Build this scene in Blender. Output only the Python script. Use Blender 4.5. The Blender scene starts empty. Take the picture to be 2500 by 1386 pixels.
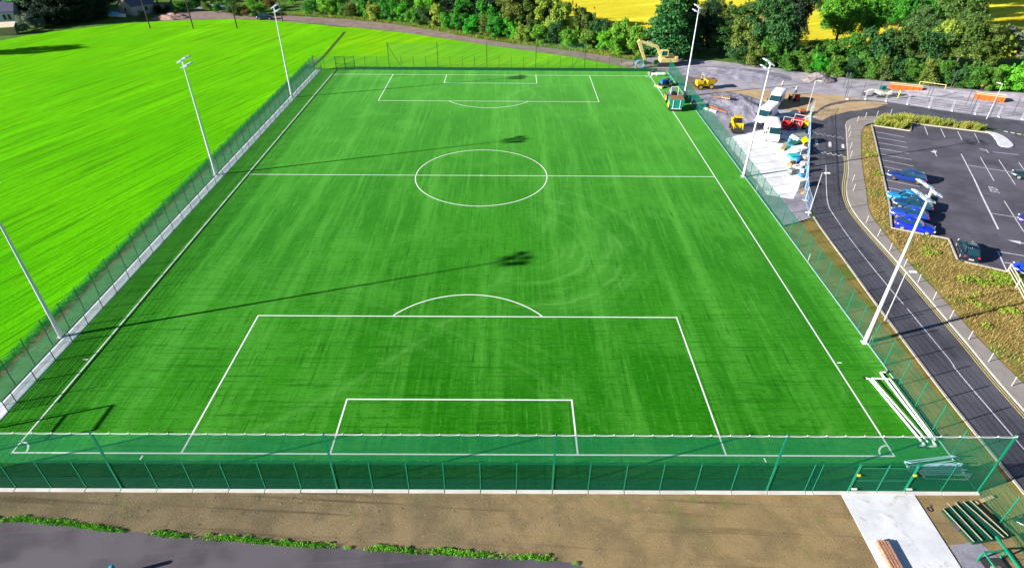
import bpy, math, random
import numpy as np
from mathutils import Vector, Matrix

# ------------------------------------------------------------------ camera, sky, sun, exposure
SC = bpy.context.scene
COL = SC.collection
CAM = Vector((4.098, -29.66, 36.06)); FPX = 1481.2
YAW, PITCH, ROLL = math.radians(0.2026), math.radians(34.833), math.radians(0.388)
_f = Vector((math.sin(YAW)*math.cos(PITCH), math.cos(YAW)*math.cos(PITCH), -math.sin(PITCH)))
_r0 = Vector((math.cos(YAW), -math.sin(YAW), 0)); _u0 = _r0.cross(_f)
_r = _r0*math.cos(ROLL)+_u0*math.sin(ROLL); _u = _u0*math.cos(ROLL)-_r0*math.sin(ROLL)
cd = bpy.data.cameras.new('camera'); cam = bpy.data.objects.new('camera', cd); COL.objects.link(cam)
cd.sensor_width = 36; cd.lens = 36*FPX/2500; cd.clip_start = 0.5; cd.clip_end = 3000
cam.matrix_world = Matrix(((_r.x,_u.x,-_f.x,CAM.x),(_r.y,_u.y,-_f.y,CAM.y),(_r.z,_u.z,-_f.z,CAM.z),(0,0,0,1)))
SC.camera = cam

SUN_EL = math.radians(19.3); SUN_TO = Vector((-0.95, -0.31, 0)).normalized()
W = bpy.data.worlds.new('World'); SC.world = W; W.use_nodes = True
nt = W.node_tree; bg = nt.nodes['Background']
sky = nt.nodes.new('ShaderNodeTexSky'); sky.sky_type = 'NISHITA'; sky.sun_disc = False
sky.sun_elevation = SUN_EL; sky.sun_rotation = math.atan2(SUN_TO.x, SUN_TO.y) % (2*math.pi)
sky.air_density = 0.7; sky.dust_density = 0.1; sky.ozone_density = 3.0
nt.links.new(sky.outputs[0], bg.inputs[0]); bg.inputs[1].default_value = 0.05
sd = bpy.data.lights.new('sun', 'SUN'); sd.energy = 5.0; sd.angle = math.radians(0.6); sd.color = (1, .955, .885)
so = bpy.data.objects.new('sun', sd); COL.objects.link(so); so.location = (-60, -60, 80)
tosun = Vector((SUN_TO.x*math.cos(SUN_EL), SUN_TO.y*math.cos(SUN_EL), math.sin(SUN_EL)))
so.rotation_euler = (-tosun).to_track_quat('-Z', 'Y').to_euler()
SC.view_settings.view_transform = 'Standard'; SC.view_settings.look = 'None'
SC.view_settings.exposure = 1.30; SC.view_settings.gamma = 1.0; SC.view_settings.use_curve_mapping = False
SC.render.engine = 'CYCLES'

# ------------------------------------------------------------------ survey helper: photo point -> place on the ground
def G(u, v, z=0.0):
    d = _r*((u-1250)/FPX) - _u*((v-693)/FPX) + _f
    t = (z-CAM.z)/d.z
    return CAM + d*t
def G2(u, v): p = G(u, v); return (p.x, p.y)
RNG = random.Random(7)

# ------------------------------------------------------------------ materials
MATS = {}
def nodes_of(name):
    m = bpy.data.materials.new(name); m.use_nodes = True
    n = m.node_tree.nodes; l = m.node_tree.links
    return m, n, l, n['Principled BSDF']
def setspec(b, s):
    if 'Specular IOR Level' in b.inputs: b.inputs['Specular IOR Level'].default_value = s
def mix(l, n, a, b, fac=None, blend='MIX'):
    x = n.new('ShaderNodeMix'); x.data_type = 'RGBA'; x.blend_type = blend
    for i, v in ((6, a), (7, b)):
        if isinstance(v, (tuple, list)): x.inputs[i].default_value = (*v[:3], 1)
        else: l.new(v, x.inputs[i])
    if fac is None: x.inputs[0].default_value = .5
    elif isinstance(fac, (int, float)): x.inputs[0].default_value = fac
    else: l.new(fac, x.inputs[0])
    return x.outputs[2]
def noise(n, l, scale, vec=None, mscale=None, rot=None, detail=4, rough=.55, dist=0, loc=None):
    t = n.new('ShaderNodeTexNoise'); t.inputs['Scale'].default_value = scale
    t.inputs['Detail'].default_value = detail; t.inputs['Roughness'].default_value = rough; t.inputs['Distortion'].default_value = dist
    if vec is None: vec = coord(n)
    if mscale is not None or rot is not None or loc is not None:
        # rotate first, then stretch
        v = vec
        if rot is not None:
            a = n.new('ShaderNodeMapping'); a.inputs['Rotation'].default_value = (0, 0, rot); l.new(v, a.inputs[0]); v = a.outputs[0]
        mp = n.new('ShaderNodeMapping'); mp.inputs['Scale'].default_value = mscale or (1, 1, 1)
        if loc: mp.inputs['Location'].default_value = loc
        l.new(v, mp.inputs[0]); vec = mp.outputs[0]
    l.new(vec, t.inputs['Vector']); return t.outputs['Fac']
def coord(n):
    for x in n:
        if x.type == 'TEX_COORD': return x.outputs['Object']
    return n.new('ShaderNodeTexCoord').outputs['Object']
def ramp(n, l, fac, a, b):
    r = n.new('ShaderNodeMapRange'); r.inputs[1].default_value = a; r.inputs[2].default_value = b
    r.inputs[3].default_value = 0; r.inputs[4].default_value = 1; r.clamp = True; r.interpolation_type = 'SMOOTHSTEP'
    l.new(fac, r.inputs[0]); return r.outputs[0]
def bump(n, l, b, h, strength=.3, dist=.05):
    x = n.new('ShaderNodeBump'); x.inputs['Strength'].default_value = strength; x.inputs['Distance'].default_value = dist
    l.new(h, x.inputs['Height']); l.new(x.outputs[0], b.inputs['Normal'])
def M(name, col, rough=.7, var=.12, scale=2.0, bmp=0, bscale=20, metal=0, spec=.3, alpha=None, coat=0, col2=None):
    if name in MATS: return MATS[name]
    m, n, l, b = nodes_of(name)
    b.inputs['Roughness'].default_value = rough; b.inputs['Metallic'].default_value = metal; setspec(b, spec)
    if coat: b.inputs['Coat Weight'].default_value = coat; b.inputs['Coat Roughness'].default_value = .08
    if var > 0:
        f = ramp(n, l, noise(n, l, scale, detail=5), .3, .7)
        lo = tuple(c*(1-var) for c in col); hi = tuple(min(1, c*(1+var)) for c in (col2 or col))
        l.new(mix(l, n, lo, hi, f), b.inputs['Base Color'])
    else: b.inputs['Base Color'].default_value = (*col, 1)
    if bmp: bump(n, l, b, noise(n, l, bscale, detail=6), bmp, .03)
    if alpha is not None:
        tr = n.new('ShaderNodeBsdfTransparent'); mx = n.new('ShaderNodeMixShader'); mx.inputs[0].default_value = alpha
        l.new(tr.outputs[0], mx.inputs[1]); l.new(b.outputs[0], mx.inputs[2]); l.new(mx.outputs[0], n['Material Output'].inputs[0])
    MATS[name] = m; return m

# ------------------------------------------------------------------ mesh builder
class MB:
    def __init__(s): s.v = []; s.f = []; s.mi = []; s.cur = 0
    def add(s, vs, fs):
        o = len(s.v); s.v += [tuple(x) for x in vs]; s.f += [tuple(o+i for i in f) for f in fs]; s.mi += [s.cur]*len(fs); return s
    def box(s, c, d, rz=0, top=1.0):
        x, y, z = (k/2 for k in d); R = Matrix.Rotation(rz, 3, 'Z'); vs = []
        for k, t in ((-z, 1), (z, top)):
            for a, b in ((-x, -y), (x, -y), (x, y), (-x, y)):
                vs.append(Vector(c)+R @ Vector((a*t, b*t, k)))
        return s.add(vs, [(3,2,1,0),(4,5,6,7),(0,1,5,4),(1,2,6,5),(2,3,7,6),(3,0,4,7)])
    def bar(s, a, b, w, h=None, caps=True):
        a = Vector(a); b = Vector(b); h = h or w; d = (b-a).normalized()
        up = Vector((0,0,1)) if abs(d.z) < .95 else Vector((0,1,0))
        x = d.cross(up).normalized()*(w/2); y = x.cross(d).normalized()*(h/2)
        vs = [p+i*x+j*y for p in (a, b) for i, j in ((-1,-1),(1,-1),(1,1),(-1,1))]
        fs = [(0,1,5,4),(1,2,6,5),(2,3,7,6),(3,0,4,7)]
        if caps: fs += [(3,2,1,0),(4,5,6,7)]
        return s.add(vs, fs)
    def tube(s, a, b, r0, r1=None, n=8, caps=True):
        a = Vector(a); b = Vector(b); r1 = r0 if r1 is None else r1; d = (b-a).normalized()
        up = Vector((0,0,1)) if abs(d.z) < .95 else Vector((0,1,0))
        x = d.cross(up).normalized(); y = x.cross(d).normalized(); vs = []
        for p, r in ((a, r0), (b, r1)):
            for i in range(n):
                t = 2*math.pi*i/n; vs.append(p+x*(r*math.cos(t))+y*(r*math.sin(t)))
        fs = [(i, (i+1) % n, n+(i+1) % n, n+i) for i in range(n)]
        if caps: fs += [tuple(range(n-1, -1, -1)), tuple(range(n, 2*n))]
        return s.add(vs, fs)
    def path(s, pts, r, n=6):
        for a, b in zip(pts, pts[1:]): s.tube(a, b, r, r, n)
        return s
    def prism(s, pts, z0, z1):
        n = len(pts); pts = [tuple(p)[:2] for p in pts]
        area = sum(pts[i][0]*pts[(i+1) % n][1]-pts[(i+1) % n][0]*pts[i][1] for i in range(n))
        if area < 0: pts = pts[::-1]
        vs = [(x, y, z0) for x, y in pts]+[(x, y, z1) for x, y in pts]
        fs = [(i, (i+1) % n, n+(i+1) % n, n+i) for i in range(n)]+[tuple(range(n, 2*n)), tuple(range(n-1, -1, -1))]
        return s.add(vs, fs)
    def sheet(s, pts, z):
        pts = [tuple(p)[:2] for p in pts]; n = len(pts)
        area = sum(pts[i][0]*pts[(i+1) % n][1]-pts[(i+1) % n][0]*pts[i][1] for i in range(n))
        if area < 0: pts = pts[::-1]
        return s.add([(x, y, z) for x, y in pts], [tuple(range(n))])
    def ribbon(s, pts, w, z, closed=False):
        L = offset(pts, w/2, closed); R_ = offset(pts, -w/2, closed); n = len(pts)
        vs = [(x, y, z) for x, y in L]+[(x, y, z) for x, y in R_]
        fs = [(i, n+i, n+(i+1) % n, (i+1) % n) for i in range(n if closed else n-1)]
        return s.add(vs, [f[::-1] if False else f for f in fs])
    def strip(s, A, B, z0, z1=None):
        # band between two polylines with the same count; a closed slab when z1 is given
        n = len(A); zt = z0 if z1 is None else z1
        vs = [(x, y, zt) for x, y in A]+[(x, y, zt) for x, y in B]
        fs = [(i, i+1, n+i+1, n+i) for i in range(n-1)]
        if z1 is not None:
            vs += [(x, y, z0) for x, y in A]+[(x, y, z0) for x, y in B]
            fs += [(i, 2*n+i, 2*n+i+1, i+1) for i in range(n-1)]+[(n+i, n+i+1, 3*n+i+1, 3*n+i) for i in range(n-1)]
            fs += [(0, n, 3*n, 2*n), (n-1, 3*n-1, 4*n-1, 2*n-1)]
        return s.add(vs, fs)
    def loft(s, secs, cap=True):
        n = len(secs[0]); o = []
        for q in secs: o += q
        fs = []
        for k in range(len(secs)-1):
            for i in range(n):
                j = (i+1) % n; fs.append((k*n+i, k*n+j, (k+1)*n+j, (k+1)*n+i))
        if cap: fs += [tuple(range(n-1, -1, -1)), tuple(range((len(secs)-1)*n, len(secs)*n))]
        return s.add(o, fs)
    def ball(s, c, r, seg=8, rings=5, sq=(1, 1, 1)):
        vs = []; fs = []
        for i in range(rings+1):
            ph = math.pi*i/rings
            for j in range(seg):
                th = 2*math.pi*j/seg
                vs.append((c[0]+r*sq[0]*math.sin(ph)*math.cos(th), c[1]+r*sq[1]*math.sin(ph)*math.sin(th), c[2]+r*sq[2]*math.cos(ph)))
        for i in range(rings):
            for j in range(seg):
                k = (j+1) % seg; fs.append((i*seg+j, (i+1)*seg+j, (i+1)*seg+k, i*seg+k))
        return s.add(vs, fs)
    def mesh(s, name, mats, smooth=False, fix=True):
        me = bpy.data.meshes.new(name); me.from_pydata(s.v, [], s.f)
        for m in (mats if isinstance(mats, (list, tuple)) else [mats]): me.materials.append(m)
        if any(s.mi): me.polygons.foreach_set('material_index', s.mi)
        if smooth: me.polygons.foreach_set('use_smooth', [True]*len(me.polygons))
        me.update(); return me
    def build(s, name, mats, parent=None, loc=(0,0,0), rz=0, smooth=False):
        return link(name, s.mesh(name, mats, smooth), parent, loc, rz)
def offset(pts, d, closed=False):
    n = len(pts); out = []
    for i in range(n):
        if closed: a, b = pts[i-1], pts[(i+1) % n]
        else: a, b = pts[max(0, i-1)], pts[min(n-1, i+1)]
        p0 = pts[i]
        def nrm(a, b):
            v = Vector((b[0]-a[0], b[1]-a[1])); return Vector((-v.y, v.x)).normalized() if v.length > 0 else None
        n1 = nrm(a, p0) if (closed or i > 0) else None; n2 = nrm(p0, b) if (closed or i < n-1) else None
        if n1 is None: n1 = n2
        if n2 is None: n2 = n1
        m = (n1+n2); m = m.normalized() if m.length > 1e-6 else n1
        k = d/max(.35, m.dot(n1)); out.append((p0[0]+m.x*k, p0[1]+m.y*k))
    return out
def smooth_line(pts, per=6):
    # Catmull-Rom through the points
    P = [Vector(p[:2]) for p in pts]; P = [P[0]*2-P[1]]+P+[P[-1]*2-P[-2]]; out = []
    for i in range(1, len(P)-2):
        a, b, c, d = P[i-1:i+3]
        for k in range(per):
            t = k/per
            q = .5*((2*b)+(c-a)*t+(2*a-5*b+4*c-d)*t*t+(3*b-a-3*c+d)*t**3); out.append((q.x, q.y))
    out.append(tuple(P[-2])); return out
def resample(pts, step):
    out = [Vector(pts[0])]; acc = 0
    for a, b in zip(pts, pts[1:]):
        a = Vector(a); b = Vector(b); L = (b-a).length
        if L == 0: continue
        t = step-acc
        while t <= L: out.append(a+(b-a)*(t/L)); t += step
        acc = (acc+L) % step if L+acc >= step else acc+L
    return [(p.x, p.y) for p in out]
def link(name, me, parent=None, loc=(0,0,0), rz=0, sc=None, rot=None):
    o = bpy.data.objects.new(name, me); COL.objects.link(o); o.location = loc
    o.rotation_euler = rot or (0, 0, rz)
    if sc: o.scale = sc
    if parent: o.parent = parent
    return o
def tag(o, label=None, cat=None, group=None, kind=None):
    for k, v in (('label', label), ('category', cat), ('group', group), ('kind', kind)):
        if v: o[k] = v
    return o
def thing(name, label, cat, loc=(0,0,0), rz=0, group=None, sc=None):
    o = link(name, None, None, loc, rz, sc); return tag(o, label, cat, group)
def copy_tree(o, parent=None):
    c = o.copy(); COL.objects.link(c); c.parent = parent
    for ch in list(o.children): copy_tree(ch, c)
    return c
def struct(name, mb, mat, z=0):
    return tag(mb.build(name, mat), kind='structure')
ORD = ['first','second','third','fourth','fifth','sixth','seventh','eighth','ninth','tenth','eleventh','twelfth','thirteenth','fourteenth','fifteenth','sixteenth','seventeenth','eighteenth','nineteenth','twentieth','twenty-first','twenty-second','twenty-third','twenty-fourth','twenty-fifth','twenty-sixth','twenty-seventh','twenty-eighth','twenty-ninth','thirtieth','thirty-first','thirty-second','thirty-third','thirty-fourth','thirty-fifth']
# ------------------------------------------------------------------ ground materials
PL, PW = 97.06, 65.27
def turf_mat():
    m, n, l, b = nodes_of('artificial_turf'); c = coord(n)
    broad = noise(n, l, .045, detail=3)
    up = noise(n, l, 1.0, mscale=(1.3, .035, 1), detail=5, rough=.7)          # brush streaks along the pitch
    up2 = noise(n, l, 1.0, mscale=(3.2, .22, 1), detail=5, rough=.7, loc=(9, 4, 0))
    ac = noise(n, l, 1.0, mscale=(.10, 2.6, 1), detail=5, rough=.7)           # rolls laid across
    ac2 = noise(n, l, 1.0, mscale=(.9, 5.5, 1), detail=5, rough=.75, loc=(3, 1, 0))
    fine = noise(n, l, 7, detail=7, rough=.85)
    fine2 = noise(n, l, 1.0, mscale=(2.0, 9, 1), detail=5, rough=.8)
    patch = noise(n, l, .12, detail=4, rough=.6, dist=.3)
    sy_ = n.new('ShaderNodeSeparateXYZ'); l.new(c, sy_.inputs[0])
    near = ramp(n, l, sy_.outputs[1], 42, 8)                                    # crosswise rolls show in the near half
    base = mix(l, n, (.008, .155, .0), (.026, .222, .004), ramp(n, l, broad, .32, .68))
    base = mix(l, n, base, (.060, .30, .022), ramp(n, l, patch, .45, .80))
    wide = noise(n, l, 1.0, mscale=(.40, .018, 1), detail=4, rough=.6, loc=(2, 6, 0))
    base = mix(l, n, base, (.062, .305, .024), ramp(n, l, wide, .48, .72))
    base = mix(l, n, base, (.072, .325, .030), ramp(n, l, up, .50, .80))
    base = mix(l, n, base, (.005, .108, .0), ramp(n, l, up2, .52, .72))
    base = mix(l, n, base, (.070, .32, .028), ramp(n, l, up2, .46, .24))
    x1 = n.new('ShaderNodeMath'); x1.operation = 'MULTIPLY'; l.new(ramp(n, l, ac, .48, .74), x1.inputs[0]); l.new(near, x1.inputs[1])
    base = mix(l, n, base, (.005, .108, .0), x1.outputs[0])
    base = mix(l, n, base, (.004, .098, .0), ramp(n, l, ac2, .52, .72))
    x2 = n.new('ShaderNodeMath'); x2.operation = 'MULTIPLY'; l.new(ramp(n, l, ac2, .46, .26), x2.inputs[0]); x2.inputs[1].default_value = .7
    base = mix(l, n, base, (.068, .325, .022), x2.outputs[0])
    # wheel marks of the maintenance tractor: pale arcs round its turning points
    def arcs(cx, cy, r0, r1, qx, qy, base, k):
        sub = n.new('ShaderNodeVectorMath'); sub.operation = 'SUBTRACT'; l.new(c, sub.inputs[0]); sub.inputs[1].default_value = (cx, cy, 0)
        ln = n.new('ShaderNodeVectorMath'); ln.operation = 'LENGTH'; l.new(sub.outputs[0], ln.inputs[0])
        wob = n.new('ShaderNodeMath'); wob.operation = 'MULTIPLY_ADD'; l.new(noise(n, l, .35, detail=2), wob.inputs[0]); wob.inputs[1].default_value = 1.6; l.new(ln.outputs['Value'], wob.inputs[2])
        cmb = n.new('ShaderNodeCombineXYZ'); l.new(wob.outputs[0], cmb.inputs[0])
        st = noise(n, l, .75, vec=cmb.outputs[0], detail=4, rough=.6)
        d = n.new('ShaderNodeVectorMath'); d.operation = 'DOT_PRODUCT'; l.new(sub.outputs[0], d.inputs[0]); d.inputs[1].default_value = (qx, qy, 0)
        dv = n.new('ShaderNodeMath'); dv.operation = 'DIVIDE'; l.new(d.outputs['Value'], dv.inputs[0]); l.new(ln.outputs['Value'], dv.inputs[1])
        ma = ramp(n, l, dv.outputs[0], .1, .9); m1 = ramp(n, l, ln.outputs['Value'], r0, r0+2); m2 = ramp(n, l, ln.outputs['Value'], r1, r1-3)
        x = ramp(n, l, st, .42, .72)
        for y in (ma, m1, m2, ramp(n, l, noise(n, l, .25, detail=3), .3, .6)):
            mm = n.new('ShaderNodeMath'); mm.operation = 'MULTIPLY'; l.new(x, mm.inputs[0]); l.new(y, mm.inputs[1]); x = mm.outputs[0]
        mm = n.new('ShaderNodeMath'); mm.operation = 'MULTIPLY'; l.new(x, mm.inputs[0]); mm.inputs[1].default_value = k
        return mix(l, n, base, (.12, .37, .065), mm.outputs[0])
    base = arcs(6, 29, 2, 15, .78, -.62, base, .7)
    base = arcs(5, 31, 4, 16, .95, .3, base, .55)
    base = arcs(14, 80, 4, 14, -.7, .7, base, .6)
    base = arcs(25, 8, 3, 11, .6, -.8, base, .5)
    base = arcs(-30, -30, 48, 58, .75, .66, base, .35)
    base = arcs(-60, 60, 70, 76, .95, -.3, base, .4)
    fm = n.new('ShaderNodeMath'); fm.operation = 'ADD'; l.new(fine, fm.inputs[0]); l.new(fine2, fm.inputs[1])
    base = mix(l, n, base, (.004, .085, .0), ramp(n, l, fm.outputs[0], 1.02, 1.42))
    base = mix(l, n, base, (.055, .34, .012), ramp(n, l, fm.outputs[0], .95, .60))
    l.new(base, b.inputs['Base Color']); b.inputs['Roughness'].default_value = .8; setspec(b, .02)
    b.inputs['Sheen Weight'].default_value = .30; b.inputs['Sheen Roughness'].default_value = .38; b.inputs['Sheen Tint'].default_value = (.32, .85, .22, 1)
    bump(n, l, b, fm.outputs[0], .7, .05)
    return m
def field_mat(name, a, b_, dark, rot, seedloc=(0,0,0), sheen=.22, tint=(.8, 1, .03)):
    m, n, l, b = nodes_of(name)
    rows = noise(n, l, 1.0, mscale=(2.3, .045, 1), rot=rot, detail=5, rough=.75, loc=seedloc)
    rows2 = noise(n, l, 1.0, mscale=(.16, .012, 1), rot=rot, detail=3)
    row3 = noise(n, l, 1.0, mscale=(3.4, .16, 1), rot=rot, detail=4, rough=.7, loc=(7, 2, 0))
    broad = noise(n, l, .045, detail=3); fine = noise(n, l, 4, detail=7, rough=.85)
    clump = noise(n, l, 1.0, mscale=(1.8, .6, 1), rot=rot, detail=6, rough=.8)
    base = mix(l, n, a, b_, ramp(n, l, broad, .35, .65))
    base = mix(l, n, base, tuple(x*1.18 for x in b_), ramp(n, l, rows2, .5, .7))
    base = mix(l, n, base, tuple(.3*x+.7*y for x, y in zip(a, dark)), ramp(n, l, rows, .48, .60))
    base = mix(l, n, base, dark, ramp(n, l, row3, .56, .78))
    base = mix(l, n, base, tuple(x*.62 for x in a), ramp(n, l, clump, .50, .72))
    base = mix(l, n, base, dark, ramp(n, l, fine, .56, .8))
    base = mix(l, n, base, tuple(min(1, x*1.25) for x in b_), ramp(n, l, fine, .44, .25))
    l.new(base, b.inputs['Base Color']); b.inputs['Roughness'].default_value = .9; setspec(b, .02)
    b.inputs['Sheen Weight'].default_value = sheen; b.inputs['Sheen Roughness'].default_value = .35; b.inputs['Sheen Tint'].default_value = (*tint, 1)
    ad = n.new('ShaderNodeMath'); ad.operation = 'ADD'; l.new(clump, ad.inputs[0]); l.new(fine, ad.inputs[1])
    bump(n, l, b, ad.outputs[0], .9, .14); return m
def earth_mat(name, c1, c2, c3, s=.5, bs=.6, fine=9, third=(.58, .8), speck=None):
    m, n, l, b = nodes_of(name)
    a = noise(n, l, s, detail=6, rough=.65, dist=.4); f = noise(n, l, fine, detail=8, rough=.8); p = noise(n, l, s*.45, detail=4, loc=(31, 7, 0), mscale=(1,1,1))
    base = mix(l, n, c1, c2, ramp(n, l, a, .35, .65)); base = mix(l, n, base, c3, ramp(n, l, p, *third))
    base = mix(l, n, base, tuple(x*.42 for x in c1), ramp(n, l, f, .55, .8)); base = mix(l, n, base, tuple(min(1, x*1.5) for x in c2), ramp(n, l, f, .45, .2))
    if speck:
        v = n.new('ShaderNodeTexVoronoi'); v.inputs['Scale'].default_value = 1.3; l.new(coord(n), v.inputs['Vector'])
        base = mix(l, n, base, speck, ramp(n, l, v.outputs['Distance'], .045, .03))
        rut = noise(n, l, 1.0, mscale=(.045, 1.5, 1), rot=.06, detail=4, rough=.6); base = mix(l, n, base, tuple(x*.62 for x in c1), ramp(n, l, rut, .54, .70)); gp = noise(n, l, .35, detail=5, rough=.7, loc=(3, 40, 0), mscale=(1,1,1)); base = mix(l, n, base, (.13, .16, .05), ramp(n, l, gp, .58, .74))
    if name == 'dry_soil':   # the soil is drier and sandier towards the slab
        sx = n.new('ShaderNodeSeparateXYZ'); l.new(coord(n), sx.inputs[0])
        md = n.new('ShaderNodeMath'); md.operation = 'MULTIPLY_ADD'; l.new(a, md.inputs[0]); md.inputs[1].default_value = 26; l.new(sx.outputs[0], md.inputs[2])
        base = mix(l, n, base, (1.28, 1.22, 1.06), ramp(n, l, md.outputs[0], 0, 34), 'MULTIPLY'); base = mix(l, n, base, (.80, .84, .84), ramp(n, l, md.outputs[0], 12, -14), 'MULTIPLY')
    l.new(base, b.inputs['Base Color']); b.inputs['Roughness'].default_value = .92; setspec(b, .1)
    bump(n, l, b, f, bs, .08); return m
def asphalt_mat(name, col, patch=.25, rot=0, streak=True, crack=True):
    m, n, l, b = nodes_of(name)
    f = noise(n, l, 35, detail=5, rough=.8); p = noise(n, l, .22, detail=6, rough=.6); s = noise(n, l, 1, mscale=(1.4, .05, 1), rot=rot, detail=4)
    base = mix(l, n, tuple(x*(1-patch) for x in col), tuple(x*(1+patch) for x in col), ramp(n, l, p, .3, .7))
    if streak: base = mix(l, n, base, tuple(x*1.45 for x in col), ramp(n, l, s, .52, .8))
    base = mix(l, n, base, tuple(x*1.9 for x in col), ramp(n, l, f, .6, .8)); base = mix(l, n, base, tuple(x*.5 for x in col), ramp(n, l, f, .4, .25))
    v = n.new('ShaderNodeTexVoronoi'); v.feature = 'DISTANCE_TO_EDGE'; v.inputs['Scale'].default_value = .16
    dn = n.new('ShaderNodeVectorMath'); dn.operation = 'ADD'; nz = n.new('ShaderNodeTexNoise'); nz.inputs['Scale'].default_value = .8; l.new(coord(n), nz.inputs['Vector'])
    l.new(coord(n), dn.inputs[0]); l.new(nz.outputs['Color'], dn.inputs[1]); l.new(dn.outputs[0], v.inputs['Vector'])
    st_ = noise(n, l, .55, detail=5, rough=.6, loc=(17, 3, 0), mscale=(1,1,1)); base = mix(l, n, base, tuple(x*.55 for x in col), ramp(n, l, st_, .60, .76)); s2 = noise(n, l, .12, detail=3, loc=(5, 11, 0), mscale=(1,1,1)); base = mix(l, n, base, tuple(x*1.28 for x in col), ramp(n, l, s2, .52, .62))
    if crack: base = mix(l, n, base, tuple(x*.6 for x in col), ramp(n, l, v.outputs['Distance'], .003, .0005))
    l.new(base, b.inputs['Base Color']); b.inputs['Roughness'].default_value = .82; setspec(b, .25); bump(n, l, b, f, .35, .01); return m
def concrete_mat(name, col, dirt=(.30, .25, .18), joint=None, dirtamt=(.6, .85)):
    m, n, l, b = nodes_of(name)
    p = noise(n, l, .5, detail=7, rough=.65); f = noise(n, l, 18, detail=5, rough=.7); d = noise(n, l, .9, detail=8, rough=.7, dist=1.0, loc=(4, 9, 0))
    base = mix(l, n, tuple(x*.86 for x in col), tuple(min(1, x*1.1) for x in col), ramp(n, l, p, .3, .7))
    base = mix(l, n, base, dirt, ramp(n, l, d, *dirtamt)); base = mix(l, n, base, tuple(x*.7 for x in col), ramp(n, l, f, .6, .85))
    l.new(base, b.inputs['Base Color']); b.inputs['Roughness'].default_value = .85; setspec(b, .2); bump(n, l, b, f, .25, .01); return m

TURF = turf_mat()
FIELD = field_mat('meadow_grass', (.048, .44, .0), (.095, .51, .0), (.008, .17, .0), -math.radians(70.6-90))
FARGRASS = field_mat('far_grass', (.065, .42, .002), (.15, .49, .002), (.02, .22, .0), .5, (5, 3, 0))
YELLOW = field_mat('yellow_crop', (.74, .62, .03), (.84, .74, .05), (.42, .36, .03), 1.1, (2, 8, 0), sheen=.0)
SCRUB = earth_mat('scrub_ground', (.06, .13, .02), (.11, .20, .035), (.20, .17, .08), .35)
SOIL = earth_mat('dry_soil', (.178, .135, .078), (.25, .188, .106), (.145, .13, .07), .4, .8, 7, (.52, .75), speck=(.5, .47, .4))
SOILSTRIP = earth_mat('bare_soil', (.25, .14, .075), (.34, .22, .12), (.16, .22, .06), .6, .6)
VERGE = earth_mat('dry_verge', (.22, .17, .045), (.32, .24, .07), (.12, .20, .028), .55, .9, 5, (.5, .7))
TRACK = earth_mat('dirt_track', (.22, .16, .135), (.31, .23, .20), (.16, .11, .085), .5, .5, 5)
TANDIRT = earth_mat('tan_dirt', (.40, .28, .15), (.50, .37, .22), (.30, .24, .19), .35, .5, 5)
GRAVEL = earth_mat('grey_gravel', (.20, .19, .24), (.31, .30, .36), (.22, .20, .21), .5, 1.0, 6)
HARDCORE = earth_mat('stone_hardcore', (.29, .27, .31), (.43, .40, .45), (.36, .31, .26), .3, .6, 5)
ASPHALT = asphalt_mat('road_asphalt', (.080, .079, .096), rot=0)
CARPARK = asphalt_mat('car_park_asphalt', (.098, .090, .114), .26, streak=False, crack=False)
OLDPATH = asphalt_mat('old_path_asphalt', (.092, .080, .094), .3, rot=math.radians(85), crack=False)
PAVE = concrete_mat('pavement_concrete', (.30, .265, .245), (.21, .185, .16), dirtamt=(.55, .8))
CONC = concrete_mat('pale_concrete', (.66, .66, .70), (.40, .33, .25), dirtamt=(.53, .74))
PADC = concrete_mat('compound_concrete', (.93, .91, .90), (.55, .50, .44), dirtamt=(.66, .92))
LPATH = concrete_mat('path_concrete', (.88, .86, .98), (.7, .68, .8), dirtamt=(.6, .9))
KERB = concrete_mat('kerb_stone', (.46, .42, .36), (.30, .26, .20), dirtamt=(.55, .8))
WLINE = M('white_line', (.80, .82, .78), .8, .08, 6)
RPAINT = M('road_paint', (.66, .66, .68), .8, .25, 5)
YPAINT = M('yellow_paint', (.62, .50, .16), .8, .25, 6)
RAPPAINT = M('worn_paint', (.36, .36, .38), .8, .5, 9)

# ------------------------------------------------------------------ ground sheets
def ragged(poly, seed, amp=.6, step=.45):
    from mathutils import noise as mn
    P = resample(list(poly)+[poly[0]], step)[:-1]; cx = sum(p[0] for p in P)/len(P); cy = sum(p[1] for p in P)/len(P); out = []
    for x, y in P:
        d = Vector((x-cx, y-cy)).normalized(); k = amp*(mn.noise((x*.5+seed*9, y*.5, 0))+.6*mn.noise((x*1.7, y*1.7+seed*5, 2))+.4*mn.noise((x*4, y*4, seed)))
        out.append((x+d.x*k, y+d.y*k))
    return out
gm = MB(); gm.sheet([(-900, -500), (900, -500), (900, 1300), (-900, 1300)], -.03); struct('ground', gm, SCRUB)
fieldpts = [(-420, -120), (-39.2, -120), (-39.2, 96), (-38.4, 108), (-38.9, 131), (-34, 131.5), (-32.5, 138)]
track_lo = [G2(*q) for q in ((400,52),(560,47),(650,50),(720,55),(850,66),(1000,82),(1200,112),(1400,140),(1530,165))]
track_up = [G2(*q) for q in ((400,30),(560,28),(650,36),(720,40),(850,48),(1000,65),(1200,100),(1400,125),(1560,150))]
gm = MB(); gm.sheet([(-420, -120), (-39.3, -120), (-39.3, 104), (-39.3, 139.5)]+[p for p in track_lo[3::-1]]+[G2(300,58),G2(150,75),G2(60,88),G2(0,100),(-180, 90),(-420, 60)], 0.0); struct('field', gm, FIELD)
gm = MB(); gm.sheet([(-37.6, 100.6), (-39.3, 105), (-39.3, 139.8)]+track_lo[4:]+[(33, 100.6)], 0.0); struct('far_grass', gm, FARGRASS)
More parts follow.
